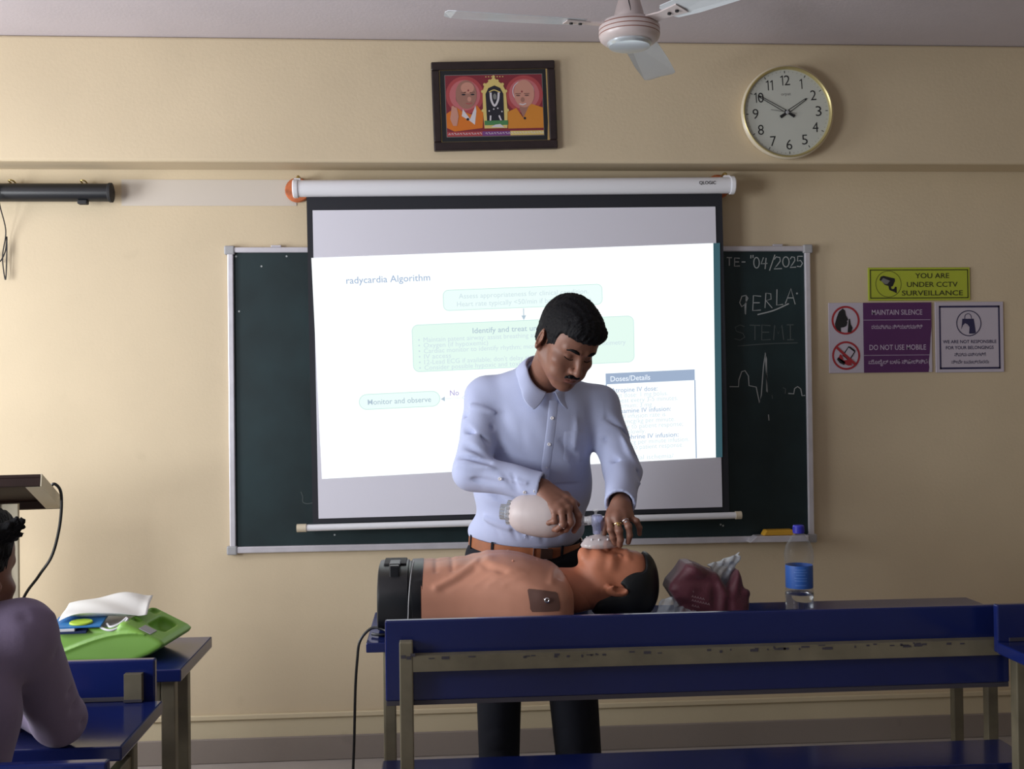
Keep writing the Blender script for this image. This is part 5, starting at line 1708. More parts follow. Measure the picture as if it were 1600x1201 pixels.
Tb = Matrix.Translation(Vector(b0)) @ Vector(ax).to_track_quat('Z', 'Y').to_matrix().to_4x4()
mb = MB(); mb.lathe([(0.010, -0.030), (0.022, -0.029), (0.023, -0.012), (0.026, -0.010), (0.036, -0.007), (0.036, 0.006), (0.030, 0.008)], M['foil'], 28, Tb)
for k in range(14):
    a = 2 * PI * k / 14
    mb.box((0.0355, -0.003, -0.006), (0.039, 0.003, 0.005), M['grey'], Tb @ Matrix.Rotation(a, 4, 'Z')); mb.box((0.0225, -0.002, -0.028), (0.0245, 0.002, -0.012), M['grey'], Tb @ Matrix.Rotation(a, 4, 'Z'))
mb.obj('inlet_valve', bv, auto=True, world=True)
vx, vy = 0.488, -1.066
e1 = b0 + ax * 0.20
mb = MB(); mb.tube([tuple(e1), (0.455, -1.045, 1.056), (vx - 0.012, vy + 0.005, 1.062)], [0.017, 0.0145, 0.0145], M['clear'], 20); mb.obj('outlet_tube', bv, auto=True, world=True)
mb = MB(); mb.lathe([(0.0125, 1.018), (0.0135, 1.020), (0.0150, 1.040), (0.0175, 1.045), (0.0180, 1.068), (0.0150, 1.076), (0.0120, 1.078)], M['valveblue'], 28, Matrix.Translation((vx, vy, 0))); mb.obj('valve_body', bv, auto=True, world=True)
mb = MB(); mb.lathe([(0.004, 1.078), (0.004, 1.088), (0.0095, 1.089), (0.0095, 1.093), (0.003, 1.094)], M['clear'], 20, Matrix.Translation((vx - 0.004, vy, 0))); mb.obj('pressure_cap', bv, auto=True, world=True)
mb = MB(); mb.lathe([(0.012, 0.0), (0.012, 0.030), (0.009, 0.032)], M['clear'], 20, Matrix.Translation((vx, vy, 1.062)) @ Matrix.Rotation(math.radians(-100), 4, 'Y')); mb.obj('side_port', bv, auto=True, world=True)
mk_ = MB()
Tk = Matrix.Translation((vx + 0.006, vy, 0.0)) @ Matrix.Scale(0.80, 4, (0, 1, 0))
mk_.lathe([(0.046, 0.976), (0.056, 0.978), (0.059, 0.985), (0.054, 0.992), (0.050, 0.996), (0.046, 1.004), (0.030, 1.012), (0.0145, 1.015), (0.0140, 1.028)], M['mask'], 40, Tk, cap=False)
mk_.obj('face_mask', bv, smooth=True, world=True)
mb = MB()
for a in (-2.2, -1.7, -1.1, -0.6, 2.4):
    mb.lathe([(0.003, 0.0), (0.003, 0.005), (0.0015, 0.006)], M['white'], 10, Matrix.Translation((vx + 0.006 + 0.047 * math.cos(a), vy + 0.038 * math.sin(a), 1.002)))
mb.obj('mask_studs', bv, auto=True, world=True)

# ================================================================== instructor
man = thing('person', 'man in light blue shirt and tan belt bending over the manikin, squeezing the bag', 'person', (0.33, -0.62, 0.0))
Oh = np.array((0.412, -1.000, 1.618))
Rh = rotm(38, 8, 22)
HS = 1.06
Th = lambda V: Oh + (V * HS) @ Rh.T
Thi = lambda p: Rh.T @ (np.array(p, float) - Oh) / HS

NECK = (0.335, -0.825, 1.470)
SR, ER, WR = (0.160, -0.775, 1.447), (0.106, -0.900, 1.205), (0.322, -0.985, 1.162)
SL, EL_, WL = (0.542, -0.765, 1.415), (0.606, -0.860, 1.195), (0.562, -1.058, 1.110)

bodyV, bodyF, bodyI = [], [], []


def add_body(V, F, idx=None):
    b = sum(len(v) for v in bodyV)
    bodyV.append(V)
    bodyF.append(F + b)
    bodyI.append(np.zeros(len(F), int) if idx is None else idx)


# trunk, arms and legs (mostly under the clothes)
F = Field((0.0, -1.12, 0.0), (0.72, -0.45, 1.60), 0.009)
F.chain([NECK, (0.340, -0.78, 1.36), (0.305, -0.70, 1.15), (0.293, -0.66, 0.97)], [0.046, 0.088, 0.110, 0.12], 0.05)
for S_, E_, W_ in ((SR, ER, WR), (SL, EL_, WL)):
    F.cone((0.345, -0.82, 1.42), S_, 0.07, 0.050, 0.05)
    F.chain([S_, E_, W_], [0.045, 0.036, 0.026], 0.02)
for hx, kx, ax_ in ((0.215, 0.202, 0.200), (0.390, 0.455, 0.490)):
    F.chain([(hx, -0.63, 0.92), (kx, -0.63, 0.48), (ax_, -0.60, 0.08)], [0.085, 0.052, 0.036], 0.03)
V, Fc = F.mesh()
add_body(smooth_mesh(V, Fc, 2), Fc)

# head and neck
F = head_field(0.0026)
nl = Thi((0.335, -0.835, 1.475))
F2lo = np.minimum(F.lo, nl - 0.08)
G_ = Field((-0.125, -0.15, -0.24), (0.125, 0.20, 0.135), 0.0028)
F = head_field(0.0028)
# widen the grid so that the neck fits
big = G_
ofs = np.round((F.lo - big.lo) / 0.0028).astype(int)
big.lo = F.lo - ofs * 0.0028
big.ax = [(big.lo[i] + 0.0028 * np.arange(big.n[i])).astype(np.float32) for i in range(3)]
sl_ = tuple(slice(ofs[i], min(ofs[i] + F.n[i], big.n[i])) for i in range(3))
big.d[sl_] = F.d[:sl_[0].stop - sl_[0].start, :sl_[1].stop - sl_[1].start, :sl_[2].stop - sl_[2].start]
big.cone((0, 0.030, -0.055), tuple(nl), 0.057, 0.050, 0.035)
V, Fc = big.mesh()
V = smooth_mesh(V, Fc, 1)
add_body(Th(V), Fc, lips_idx(V[Fc].mean(1)))


def hand(W, mcps, fingers, thumb, elbow, lo, hi, palm=0.0150):
    F = Field(lo, hi, 0.0019)
    W = np.array(W, float)
    d = np.array(elbow, float) - W
    d = d / np.linalg.norm(d)
    F.cone(W, W + d * 0.07, 0.0255, 0.030)
    m = [np.array(p, float) for p in mcps]
    for i, p in enumerate(m):
        root = W + (p - W) * 0.12 + (p - m[1]) * 0.35
        F.cone(root, p, 0.0195, palm * (1.0 if i < 3 else 0.92), 0.012)
    for i in range(3):
        F.cone(m[i] + (W - m[i]) * 0.15, m[i + 1] + (W - m[i + 1]) * 0.15, palm * 0.95, palm * 0.95, 0.010)
    for i, f in enumerate(fingers):
        r = (0.0105, 0.0108, 0.0102, 0.0090)[i]
        pts = [m[i]] + [np.array(q, float) for q in f]
        F.chain(pts, [r * 1.15, r, r * 0.92, r * 0.80], 0.0045)
        F.ell(pts[1], (r * 1.10, r * 1.10, r * 1.10), 0.004)
        # nail on the outer side of the fingertip
    t = [np.array(p, float) for p in thumb]
    F.chain([W + (t[0] - W) * 0.35] + t, [0.018, 0.0165, 0.0125, 0.0095], 0.010)
    for i in range(3):
        mid = (m[i] + m[i + 1]) / 2
        F.crease(mid, mid + (np.array(fingers[i][0]) + np.array(fingers[i + 1][0]) - m[i] - m[i + 1]) * 0.35, 0.004, 0.004)
    V, Fc = F.mesh()
    return smooth_mesh(V, Fc, 1), Fc


hR_m = [(0.414, -1.040, 1.112), (0.398, -1.062, 1.098), (0.377, -1.072, 1.090), (0.355, -1.066, 1.091)]
hR_f = [[(0.432, -1.050, 1.074), (0.432, -1.040, 1.046), (0.420, -1.030, 1.024)],
        [(0.402, -1.080, 1.056), (0.390, -1.066, 1.034), (0.379, -1.046, 1.028)],
        [(0.378, -1.088, 1.052), (0.362, -1.074, 1.036), (0.350, -1.054, 1.034)],
        [(0.354, -1.080, 1.062), (0.337, -1.068, 1.056), (0.324, -1.052, 1.057)]]
hR_t = [(0.362, -0.990, 1.140), (0.405, -0.955, 1.128), (0.442, -0.945, 1.098)]
Vr, Fr = hand(WR, hR_m, hR_f, hR_t, ER, (0.22, -1.12, 0.99), (0.48, -0.90, 1.23))
add_body(Vr, Fr)
hL_m = [(0.524, -1.086, 1.066), (0.544, -1.098, 1.066), (0.566, -1.094, 1.067), (0.587, -1.080, 1.070)]
hL_f = [[(0.523, -1.108, 1.036), (0.530, -1.106, 1.012), (0.537, -1.098, 0.992)],
        [(0.547, -1.120, 1.032), (0.552, -1.116, 1.005), (0.552, -1.102, 0.986)],
        [(0.576, -1.120, 1.046), (0.580, -1.120, 1.018), (0.577, -1.108, 0.996)],
        [(0.606, -1.094, 1.058), (0.615, -1.094, 1.038), (0.616, -1.088, 1.018)]]
hL_t = [(0.536, -1.062, 1.082), (0.515, -1.058, 1.050), (0.508, -1.068, 1.018)]
Vl, Fl = hand(WL, hL_m, hL_f, hL_t, EL_, (0.47, -1.16, 0.96), (0.66, -0.96, 1.19))
add_body(Vl, Fl)
mesh_obj('body', np.concatenate(bodyV), np.concatenate(bodyF), [M['skin'], M['lip']], man, np.concatenate(bodyI), True, world=True)


def finger_ring(name, p, q, t, r, m, gem=None):
    p, q = np.array(p, float), np.array(q, float)
    c = p + (q - p) * t
    T = Matrix.Translation(Vector(c)) @ Vector(q - p).to_track_quat('Z', 'Y').to_matrix().to_4x4()
    b = MB()
    b.tube([tuple(T @ Vector((r * math.cos(k), r * math.sin(k), 0))) for k in np.linspace(0, 2 * PI, 25)], 0.0019, m, 8, cap=False)
    if gem:
        b.lathe([(0.0045, -0.002), (0.0045, 0.002), (0.002, 0.0035)], gem, 12, Matrix.Translation((c[0], c[1] - r - 0.001, c[2])) @ Matrix.Rotation(PI / 2, 4, 'X'))
    return b.obj(name, man, auto=True, world=True)


finger_ring('gold_ring', hL_m[1], hL_f[1][0], 0.45, 0.0118, M['gold'], M['gold'])
finger_ring('silver_ring', hL_m[2], hL_f[2][0], 0.40, 0.0115, M['silver'], M['silver'])
finger_ring('ring', hR_f[2][0], hR_f[2][1], 0.15, 0.0112, M['silver'])

# hair, brows, moustache, eyelashes
F = hair_field(0.058, 0.0032, 1.3, -0.026, -0.055)
F.ell((0.004, -0.066, 0.080), (0.060, 0.032, 0.030), 0.02)
F.warp(lambda X, Y, Z: 0.0016 * np.sin(150 * X + 40 * np.sin(30 * Y) + 60 * Z) + 0.0010 * np.sin(330 * X - 120 * Z + 90 * Y))
field_obj(F, 'hair', M['hair'], man, None, 1, Th)
fc = MB()
for s in (-1, 1):
    P = [(s * 0.014, -0.0955, 0.019), (s * 0.026, -0.0945, 0.0235), (s * 0.039, -0.0880, 0.0245), (s * 0.050, -0.0775, 0.019)]
    fc.tube([tuple(p) for p in Th(np.array(catmull(P, 5)))], [0.0034 + 0.0022 * math.sin(PI * min(1, k / 12)) for k in range(16)], M['hair'], 8)
fc.obj('eyebrows', man, auto=True, world=True)
ey = MB()
for s in (-1, 1):
    P = [(s * 0.0180, -0.0850, -0.0065), (s * 0.0250, -0.0875, -0.0085), (s * 0.0330, -0.0870, -0.0090), (s * 0.0420, -0.0820, -0.0075), (s * 0.0470, -0.0770, -0.0050)]
    ey.tube([tuple(p) for p in Th(np.array(catmull(P, 5)))], 0.0012, M['hair'], 6)
ey.obj('eyelashes', man, auto=True, world=True)
F = Field((-0.045, -0.125, -0.085), (0.045, -0.06, -0.035), 0.0016)
for s in (-1, 1):
    F.chain([(s * 0.001, -0.1050, -0.0550), (s * 0.012, -0.1030, -0.0570), (s * 0.022, -0.0960, -0.0630), (s * 0.029, -0.0880, -0.0710)], [0.0042, 0.0050, 0.0042, 0.0022], 0.003)
F.warp(lambda X, Y, Z: 0.0006 * np.sin(900 * X) + 0.0004 * np.sin(700 * Z + 400 * X))
field_obj(F, 'moustache', M['hair'], man, None, 1, Th)

# shirt
H_ = 0.0044
F = Field((0.02, -1.14, 0.84), (0.72, -0.46, 1.60), H_)
F.ell((0.345, -0.790, 1.345), (0.185, 0.118, 0.165), 0.0)
F.ell((0.318, -0.715, 1.150), (0.205, 0.140, 0.210), 0.08)
F.ell((0.298, -0.665, 0.985), (0.200, 0.138, 0.090), 0.06)
F.chain([(0.338, -0.835, 1.490), (0.338, -0.80, 1.42)], [0.068, 0.09], 0.04)
for S_, E_, W_, wr in ((SR, ER, WR, 0.046), (SL, EL_, WL, 0.049)):
    S2 = np.array(S_)
    F.cone((0.320, -0.825, 1.490) if S_ is SR else (0.360, -0.825, 1.462), S2 + (0, 0, -0.006), 0.066, 0.060, 0.05)
    d = np.array(W_) - np.array(E_)
    Wc = np.array(W_) - d / np.linalg.norm(d) * 0.006
    F.cone(S2, E_, 0.066, 0.058, 0.035)
    F.cone(E_, Wc, 0.059, wr, 0.025)
# hem tucked in at the belt
qh = rotm(9, 4, 0)
F.box((0.295, -0.66, 0.90), (0.35, 0.3, 0.052), 0, 0.006, True, qh)
# folds
cr = F.crease
for a, b, w, h in (
        ((0.185, -0.900, 1.475), (0.190, -0.905, 1.300), 0.014, 0.016), ((0.215, -0.915, 1.460), (0.235, -0.910, 1.25), 0.015, -0.009),
        ((0.255, -0.925, 1.44), (0.28, -0.90, 1.20), 0.014, 0.009), ((0.285, -0.935, 1.44), (0.31, -0.91, 1.15), 0.014, -0.008),
        ((0.505, -0.880, 1.43), (0.500, -0.860, 1.20), 0.015, 0.018), ((0.460, -0.905, 1.42), (0.440, -0.88, 1.20), 0.016, -0.006),
        ((0.07, -0.83, 1.40), (0.17, -0.87, 1.345), 0.012, 0.012), ((0.06, -0.87, 1.36), (0.16, -0.90, 1.30), 0.012, 0.012), ((0.09, -0.85, 1.425), (0.20, -0.88, 1.39), 0.010, -0.008),
        ((0.05, -0.90, 1.31), (0.15, -0.94, 1.26), 0.011, 0.010), ((0.05, -0.92, 1.26), (0.16, -0.955, 1.235), 0.010, 0.012), ((0.06, -0.94, 1.225), (0.20, -0.99, 1.225), 0.010, -0.009),
        ((0.12, -0.955, 1.25), (0.26, -1.02, 1.20), 0.009, 0.010), ((0.10, -0.95, 1.19), (0.22, -1.01, 1.165), 0.010, 0.010), ((0.19, -0.995, 1.225), (0.24, -1.005, 1.15), 0.009, 0.010),
        ((0.15, -0.96, 1.20), (0.27, -1.02, 1.175), 0.009, -0.008), ((0.23, -1.00, 1.20), (0.25, -1.01, 1.14), 0.008, 0.009),
        ((0.56, -0.85, 1.37), (0.66, -0.83, 1.27), 0.014, 0.010), ((0.55, -0.86, 1.30), (0.67, -0.87, 1.22), 0.013, 0.013), ((0.56, -0.90, 1.24), (0.66, -0.92, 1.18), 0.012, 0.013),
        ((0.57, -0.93, 1.20), (0.65, -0.97, 1.16), 0.011, -0.010), ((0.56, -0.97, 1.17), (0.63, -1.00, 1.14), 0.010, 0.011), ((0.60, -0.88, 1.33), (0.64, -0.90, 1.21), 0.012, -0.008),
        ((0.13, -0.80, 1.09), (0.30, -0.86, 1.045), 0.016, 0.012), ((0.12, -0.77, 1.05), (0.26, -0.83, 1.005), 0.014, -0.010), ((0.15, -0.80, 1.16), (0.24, -0.85, 1.08), 0.018, 0.009),
        ((0.18, -0.80, 1.01), (0.20, -0.80, 0.965), 0.008, 0.008), ((0.24, -0.82, 1.01), (0.26, -0.815, 0.955), 0.008, 0.008), ((0.29, -0.83, 1.00), (0.27, -0.82, 0.95), 0.008, -0.007),
        ((0.34, -0.82, 0.99), (0.35, -0.81, 0.945), 0.008, 0.008), ((0.40, -0.81, 0.99), (0.40, -0.80, 0.94), 0.008, 0.008), ((0.45, -0.79, 0.99), (0.44, -0.78, 0.94), 0.008, -0.007),
        ((0.36, -0.90, 1.20), (0.47, -0.83, 1.08), 0.018, 0.008), ((0.20, -0.87, 1.22), (0.28, -0.88, 1.12), 0.016, -0.007), ((0.40, -0.89, 1.30), (0.49, -0.85, 1.20), 0.016, 0.007)):
    cr(a, b, w * 0.85, h * 1.75)
F.warp(lambda X, Y, Z: 0.0012 * np.sin(31 * X + 17 * Y + 23 * Z) * np.sin(19 * Z - 27 * X) + 0.0006 * np.sin(75 * X + 50 * Z))
# cuffs end open
for E_, W_, dd, ri in ((ER, WR, 0.004, 0.037), (EL_, WL, 0.002, 0.040)):
    d = np.array(W_) - np.array(E_)
    d = d / np.linalg.norm(d)
    q = np.stack([d, np.cross(d, (0, 0, 1)) / np.linalg.norm(np.cross(d, (0, 0, 1))), np.cross(d, np.cross(d, (0, 0, 1)) / np.linalg.norm(np.cross(d, (0, 0, 1))))], -1)
    F.box(np.array(W_) + d * (0.05 + dd), (0.05, 0.075, 0.075), 0, 0.0, True, q)
    F.cone(np.array(W_) - d * 0.035, np.array(W_) + d * 0.03, ri - 0.006, ri + 0.004, 0.0, True)
# neck opening
F.cone((0.349, -0.888, 1.512), (0.40, -0.970, 1.62), 0.058, 0.080, 0.004, True)
F.cone((0.372, -0.935, 1.462), (0.385, -0.99, 1.51), 0.005, 0.026, 0.003, True)
shirt = field_obj(F, 'shirt', M['shirt'], man, None, 1)


def surf_y(f, x, z):
    """front surface of the cloth (smallest y) at x, z"""
    i, k = int(round((x - f.lo[0]) / f.h)), int(round((z - f.lo[2]) / f.h))
    col = f.d[i, :, k]
    j = int(np.argmax(col < 0))
    t = col[j - 1] / (col[j - 1] - col[j]) if j > 0 else 0
    return float(f.lo[1] + (j - 1 + t) * f.h)


# front placket, buttons, pocket, collar
pl = []
zs = np.linspace(1.435, 0.975, 48)
pcx = lambda z: 0.318 + (z - 0.97) * 0.125
for i, z in enumerate(zs):
    for dx in (-0.016, -0.0155, 0.0155, 0.016):
        x = pcx(z) + dx
        y = surf_y(F, x, z)
        pl.append((x, y - (0.0026 if abs(dx) < 0.0158 else -0.001), z))
pfc = [(4 * i + k, 4 * i + k + 1, 4 * i + k + 5, 4 * i + k + 4) for i in range(len(zs) - 1) for k in range(3)]
mesh_obj('placket', smooth_mesh(np.array(pl), np.array(pfc), 2, 0.3), pfc, M['shirt'], shirt, smooth=True, loc=None).location = (-man.location[0], -man.location[1], 0)


def button(p, nrm, par, name='button'):
    b = MB()
    b.lathe([(0.0056, -0.001), (0.0058, 0.0012), (0.0046, 0.0024), (0.0030, 0.0018)], M['button'], 16, Matrix.Translation(p) @ Vector(nrm).to_track_quat('Z', 'Y').to_matrix().to_4x4())
    o = b.obj(name, par, auto=True)
    o.location = (-man.location[0], -man.location[1], 0)
    return o


for z in (1.375, 1.29, 1.21, 1.13):
    x = pcx(z)
    button((x, surf_y(F, x, z) - 0.003, z), (0, -1, 0.1), shirt)
pk_v, pk_f = [], []
for i in range(13):
    for j in range(13):
        x = 0.405 + 0.085 * j / 12
        z = 1.335 - 0.105 * i / 12 - (0.010 * (1 - abs(j - 6) / 6) if i == 12 else 0)
        pk_v.append((x, surf_y(F, x, z) - (0.0018 if 0 < i < 12 and 0 < j < 12 else -0.0008), z))
for i in range(12):
    for j in range(12):
        pk_f.append((13 * i + j, 13 * i + j + 1, 13 * i + j + 14, 13 * i + j + 13))
o = mesh_obj('chest_pocket', smooth_mesh(np.array(pk_v), np.array(pk_f), 1, 0.3), pk_f, M['shirt'], shirt, smooth=True); o.location = (-man.location[0], -man.location[1], 0)
for p, nrm in (((0.192, -0.998, 1.188), (-0.2, -1, 0.1)), ((0.268, -1.012, 1.146), (0, -1, -0.3)), ((0.300, -1.022, 1.150), (0.1, -1, -0.2)), ((0.290, -1.010, 1.132), (0, -1, -0.4))):
    button(p, nrm, shirt, 'cuff_button')

# collar: a stand round the neck and two leaves folded over it, open in front
cN = np.array((0.345, -0.872, 1.512))
zx = np.array((0.26, -0.60, 0.76)); zx = zx / np.linalg.norm(zx)            # axis of the neck
fx = np.array((0.30, -0.72, -0.62)); fx = fx - zx * (fx @ zx); fx = fx / np.linalg.norm(fx)   # toward the opening
sx = np.cross(zx, fx)
cv_, cf_ = [], []
NA_ = 60
th = np.linspace(0.20, 2 * PI - 0.20, NA_)
for t in th:
    fr_ = max(0.0, math.cos(t))
    e = fx * math.cos(t) + sx * math.sin(t)
    tip = max(0.0, 1 - min(t, 2 * PI - t) / 1.15)
    top = cN + e * (0.066 + 0.004 * fr_) + zx * (0.030 - 0.040 * fr_)
    inn = cN + e * (0.063 + 0.004 * fr_) + zx * (-0.014 - 0.030 * fr_)
    fold = cN + e * (0.071 + 0.004 * fr_) + zx * (0.031 - 0.040 * fr_)
    mid = cN + e * (0.083 + 0.010 * fr_) + zx * (0.008 - 0.046 * fr_) + sx * (math.copysign(0.016, math.sin(t)) * tip)
    out = cN + e * (0.090 + 0.012 * fr_ + 0.012 * tip) + zx * (-0.014 - 0.040 * fr_) + sx * (math.copysign(0.046, math.sin(t)) * tip)
    cv_ += [inn, top, fold, mid, out]
for i in range(NA_ - 1):
    for k in range(4):
        a = 5 * i + k
        cf_.append((a, a + 5, a + 6, a + 1))
cl_ = mesh_obj('collar', np.array(cv_) - np.array(man.location), cf_, M['shirt'], shirt, smooth=True)
sm = cl_.modifiers.new('cloth', 'SOLIDIFY'); sm.thickness = 0.003
sd = cl_.modifiers.new('round', 'SUBSURF'); sd.levels = sd.render_levels = 1

# belt
bp = []
cB = np.array((0.297, -0.662, 0.946))
Qq = rotm(9, 4, 0)
bw = 0.018
bv_, bf_ = [], []
NB = 72
for k in range(NB):
    t = 2 * PI * k / NB
    for z, r in ((-bw, 0.000), (-bw, 0.0035), (bw, 0.0035), (bw, 0.0)):
        p = np.array(((0.1935 + r) * math.cos(t), (0.137 + r) * math.sin(t), z))
        bv_.append(cB + Qq @ p)
for k in range(NB):
    k2 = (k + 1) % NB
    for j in range(4):
        j2 = (j + 1) % 4
        bf_.append((4 * k + j, 4 * k2 + j, 4 * k2 + j2, 4 * k + j2))
bo = mesh_obj('belt', bv_, bf_, M['belt'], man, smooth=False, world=True)
bo.data.polygons.foreach_set('use_smooth', np.ones(len(bo.data.polygons), bool)); bo.data.set_sharp_from_angle(angle=0.6)
bu = MB()
for t in (math.radians(-128), math.radians(-55), math.radians(-165), math.radians(-20), math.radians(60), math.radians(120)):
    c = cB + Qq @ np.array((0.1985 * math.cos(t), 0.142 * math.sin(t), 0))
    T = Matrix.Translation(Vector(c)) @ Matrix(Qq).to_4x4() @ Matrix.Rotation(math.atan2(0.1985 * math.sin(t), 0.142 * math.cos(t)), 4, 'Z')
    b = MB(); b.box((-0.002, -0.005, -0.024), (0.002, 0.005, 0.024), M['trouser'], T); b.obj('belt_loop', bo, bevel=0.0015).location = (-man.location[0], -man.location[1], 0)
t = math.radians(-80)
c = cB + Qq @ np.array((0.199 * math.cos(t), 0.1425 * math.sin(t), 0))
T = Matrix.Translation(Vector(c)) @ Matrix(Qq).to_4x4() @ Matrix.Rotation(math.radians(4), 4, 'Z')
b = MB()
b.box((-0.022, -0.004, 0.0175), (0.028, 0.001, 0.0205), M['silver'], T); b.box((-0.022, -0.004, -0.0205), (0.028, 0.001, -0.0175), M['silver'], T); b.box((-0.022, -0.004, -0.019), (-0.019, 0.001, 0.019), M['silver'], T)
b.box((0.004, -0.003, -0.017), (0.045, 0.0005, 0.017), M['beltd'], T)
b.obj('buckle', bo, bevel=0.001).location = (-man.location[0], -man.location[1], 0)

# trousers and shoes
F = Field((0.06, -0.84, 0.02), (0.62, -0.46, 1.0), 0.008)
F.ell((0.298, -0.655, 0.900), (0.202, 0.140, 0.110), 0.0)
F.chain([(0.205, -0.640, 0.86), (0.200, -0.645, 0.50), (0.199, -0.610, 0.07)], [0.115, 0.080, 0.068], 0.04)
F.chain([(0.392, -0.640, 0.86), (0.452, -0.645, 0.50), (0.487, -0.610, 0.07)], [0.118, 0.088, 0.078], 0.04)
F.box((0.3, -0.66, 0.0), (0.4, 0.3, 0.045), 0, 0.004, True)
F.box((0.296, -0.66, 1.008), (0.35, 0.3, 0.052), 0, 0.004, True, rotm(9, 4, 0))
for x in (0.2, 0.48):
    for z in (0.30, 0.22, 0.15, 0.10):
        cr_ = F.crease((x - 0.07, -0.69, z), (x + 0.07, -0.69, z + 0.03), 0.012, 0.006)
field_obj(F, 'trousers', M['trouser'], man, None, 2)
for x, rz in ((0.199, 6), (0.487, -8)):
    F = Field((x - 0.09, -0.84, -0.005), (x + 0.09, -0.50, 0.11), 0.005)
    F.cone((x, -0.585, 0.045), (x - 0.004 * rz / 6, -0.750, 0.032), 0.040, 0.034, 0.0)
    F.cone((x, -0.59, 0.06), (x, -0.60, 0.095), 0.040, 0.042, 0.02)
    F.box((x, -0.67, -0.05), (0.2, 0.3, 0.0515), 0, 0.0, True)
    field_obj(F, 'shoe', M['blackm'], man, None, 1)

# ================================================================== seated man at the left edge, seen from behind
st = thing('person', 'seated man in lavender shirt seen from behind at the left edge, elbow on desk', 'person', (-0.95, -2.36, 0.0))
Os = np.array((-0.880, -2.330, 1.138))
Rs = rotm(10, 0, 160)
Ts = lambda V: Os + V @ Rs.T
bV, bF = [], []
NK = (-0.895, -2.375, 1.045)
S1, E1_, W1 = (-0.768, -2.350, 1.022), (-0.770, -2.140, 0.806), (-0.900, -1.985, 0.790)
S2_, E2_, W2_ = (-1.090, -2.345, 1.010), (-1.130, -2.150, 0.806), (-0.98, -2.02, 0.785)
F = Field((-1.25, -2.60, 0.0), (-0.62, -1.70, 1.12), 0.010)
F.chain([NK, (-0.91, -2.38, 0.95), (-0.93, -2.42, 0.70), (-0.94, -2.42, 0.55)], [0.052, 0.105, 0.11, 0.12], 0.05)
for S_, E_, W_ in ((S1, E1_, W1), (S2_, E2_, W2_)):
    F.cone((-0.92, -2.37, 1.0), S_, 0.07, 0.046, 0.04)
    F.chain([S_, E_, W_], [0.042, 0.032, 0.024], 0.02)
for s in (-1, 1):
    F.chain([(-0.94 + s * 0.09, -2.40, 0.54), (-0.94 + s * 0.11, -2.00, 0.52), (-0.94 + s * 0.11, -1.99, 0.08)], [0.08, 0.052, 0.036], 0.03)
V, Fc = F.mesh(); V = smooth_mesh(V, Fc, 2); bV.append(V); bF.append(Fc)
F = head_field(0.0032)
V, Fc = F.mesh(); V = Ts(smooth_mesh(V, Fc, 1)); bF.append(Fc + sum(len(v) for v in bV)); bV.append(V)
F = Field((-1.0, -2.5, 0.98), (-0.75, -2.25, 1.16), 0.005)
F.cone((-0.894, -2.352, 1.10), NK, 0.054, 0.056)
V, Fc = F.mesh(); bF.append(Fc + sum(len(v) for v in bV)); bV.append(smooth_mesh(V, Fc, 1))
for W_, E_, sg in ((W1, E1_, -1), (W2_, E2_, 1)):
    W_ = np.array(W_); d = W_ - np.array(E_); d = d / np.linalg.norm(d)
    n_ = np.array((-d[1], d[0], 0.0)); n_ /= np.linalg.norm(n_)
    ms = [W_ + d * 0.085 + n_ * o + np.array((0, 0, -0.004)) for o in (0.028, 0.009, -0.010, -0.028)]
    fs = [[m + d * 0.036 + np.array((0, 0, 0.004)), m + d * 0.058 + np.array((0, 0, -0.004)), m + d * 0.074 + np.array((0, 0, -0.012))] for m in ms]
    tb = [W_ + d * 0.03 + n_ * 0.03, W_ + d * 0.06 + n_ * 0.048, W_ + d * 0.085 + n_ * 0.050]
    lo_, hi_ = np.minimum(W_, W_ + d * 0.18) - 0.08, np.maximum(W_, W_ + d * 0.18) + 0.08
    V, Fc = hand(W_, ms, fs, tb, E_, lo_, hi_)
    bF.append(Fc + sum(len(v) for v in bV)); bV.append(V)
mesh_obj('body', np.concatenate(bV), np.concatenate(bF), M['skin'], st, smooth=True, world=True)
F = hair_field(0.060, 0.0035, 1.0, -0.042, -0.085)
for k in range(9):
    b0_ = np.array((-0.066, 0.004 * (k - 4) + 0.01, 0.050 + 0.004 * (k % 5)))
    F.cone(b0_, b0_ + np.array((-0.050 - 0.007 * (k % 3), 0.004 * (k % 4 - 2), 0.022 + 0.007 * (k % 3))), 0.012, 0.0030, 0.006)
F.warp(lambda X, Y, Z: 0.0018 * np.sin(150 * X + 40 * np.sin(30 * Y) + 60 * Z) + 0.0012 * np.sin(330 * X - 120 * Z + 90 * Y))
field_obj(F, 'hair', M['hair'], st, None, 1, Ts)
F = Field((-1.30, -2.62, 0.50), (-0.58, -1.92, 1.12), 0.006)
F.ell((-0.912, -2.400, 0.900), (0.165, 0.105, 0.160), 0.0)
F.ell((-0.925, -2.425, 0.700), (0.165, 0.098, 0.200), 0.07)
F.chain([(-0.895, -2.378, 1.040), (-0.90, -2.38, 0.98)], [0.066, 0.085], 0.04)
for S_, E_, W_ in ((S1, E1_, W1), (S2_, E2_, W2_)):
    F.cone((-0.90, -2.375, 1.005), S_, 0.072, 0.058, 0.045)
    F.cone(S_, E_, 0.062, 0.050, 0.03)
    F.cone(E_, W_, 0.050, 0.036, 0.02)
F.cone((-0.894, -2.360, 1.055), (-0.890, -2.335, 1.16), 0.058, 0.075, 0.004, True)
F.box((-0.93, -2.42, 0.48), (0.4, 0.3, 0.052), 0, 0.004, True)
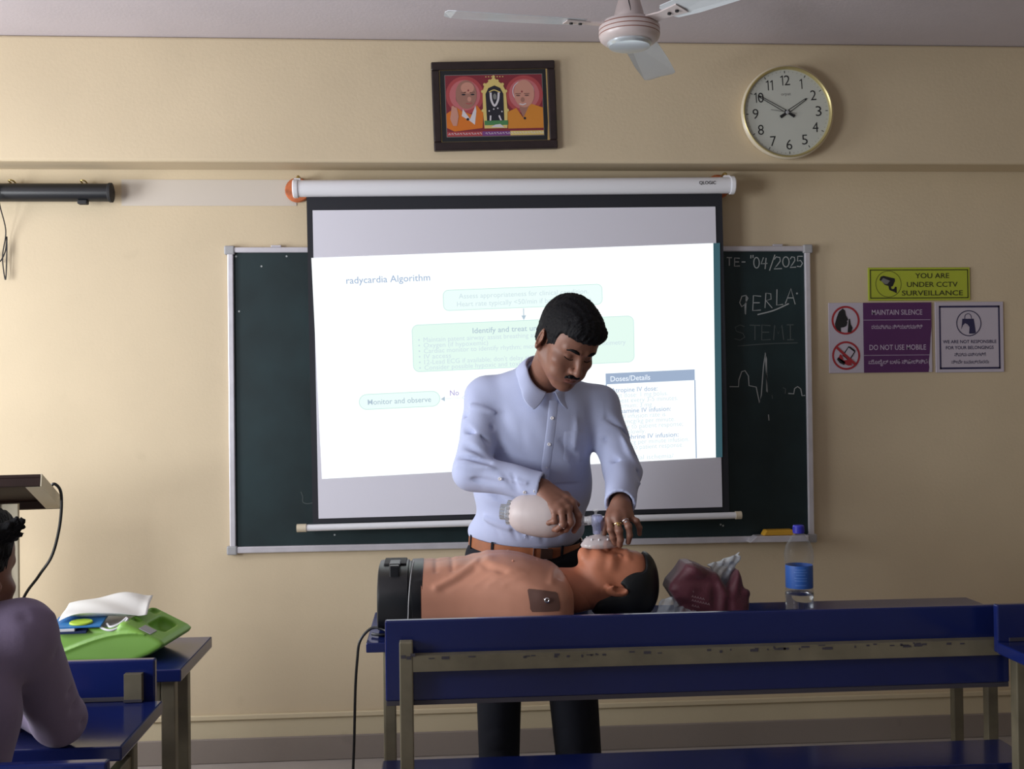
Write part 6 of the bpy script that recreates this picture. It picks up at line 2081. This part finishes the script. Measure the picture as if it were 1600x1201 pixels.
for E_, W_ in ((E1_, W1), (E2_, W2_)):
    d = np.array(W_) - np.array(E_); d /= np.linalg.norm(d)
    F.cone(np.array(W_) - d * 0.02, np.array(W_) + d * 0.06, 0.030, 0.06, 0.002, True)
for a, b, w, h in (((-0.745, -2.40, 1.07), (-0.715, -2.33, 0.98), 0.010, 0.010), ((-0.735, -2.38, 1.075), (-0.69, -2.33, 1.05), 0.010, -0.007),
                   ((-0.78, -2.22, 0.87), (-0.69, -2.18, 0.83), 0.012, 0.012), ((-0.79, -2.25, 0.90), (-0.70, -2.22, 0.88), 0.012, 0.011), ((-0.78, -2.18, 0.83), (-0.70, -2.14, 0.79), 0.011, 0.011),
                   ((-0.80, -2.48, 1.0), (-0.79, -2.50, 0.75), 0.020, 0.010), ((-0.86, -2.50, 1.0), (-0.84, -2.52, 0.75), 0.020, -0.008), ((-0.77, -2.36, 0.92), (-0.72, -2.34, 0.90), 0.014, 0.016)):
    F.crease(a, b, w, h)
F.warp(lambda X, Y, Z: 0.0012 * np.sin(31 * X + 17 * Y + 23 * Z) * np.sin(19 * Z - 27 * X))
ss = field_obj(F, 'shirt', M['lav'], st, None, 2)
F = Field((-1.20, -2.60, 0.02), (-0.68, -1.86, 0.66), 0.010)
for s in (-1, 1):
    F.chain([(-0.94 + s * 0.085, -2.40, 0.555), (-0.94 + s * 0.11, -2.00, 0.53), (-0.94 + s * 0.11, -1.985, 0.09)], [0.10, 0.072, 0.055], 0.03)
F.box((-0.94, -2.4, 0.34), (0.4, 0.18, 0.112), 0, 0.004, True)
field_obj(F, 'trousers', M['trouser'], st, None, 2)
for s in (-1, 1):
    x = -0.94 + s * 0.11
    F = Field((x - 0.09, -2.06, -0.005), (x + 0.09, -1.76, 0.11), 0.006)
    F.cone((x, -1.99, 0.045), (x, -1.84, 0.032), 0.040, 0.034, 0.0); F.cone((x, -1.985, 0.06), (x, -1.985, 0.095), 0.038, 0.040, 0.02)
    F.box((x, -1.92, -0.05), (0.2, 0.3, 0.0515), 0, 0.0, True)
    field_obj(F, 'shoe', M['blackm'], st, None, 1)
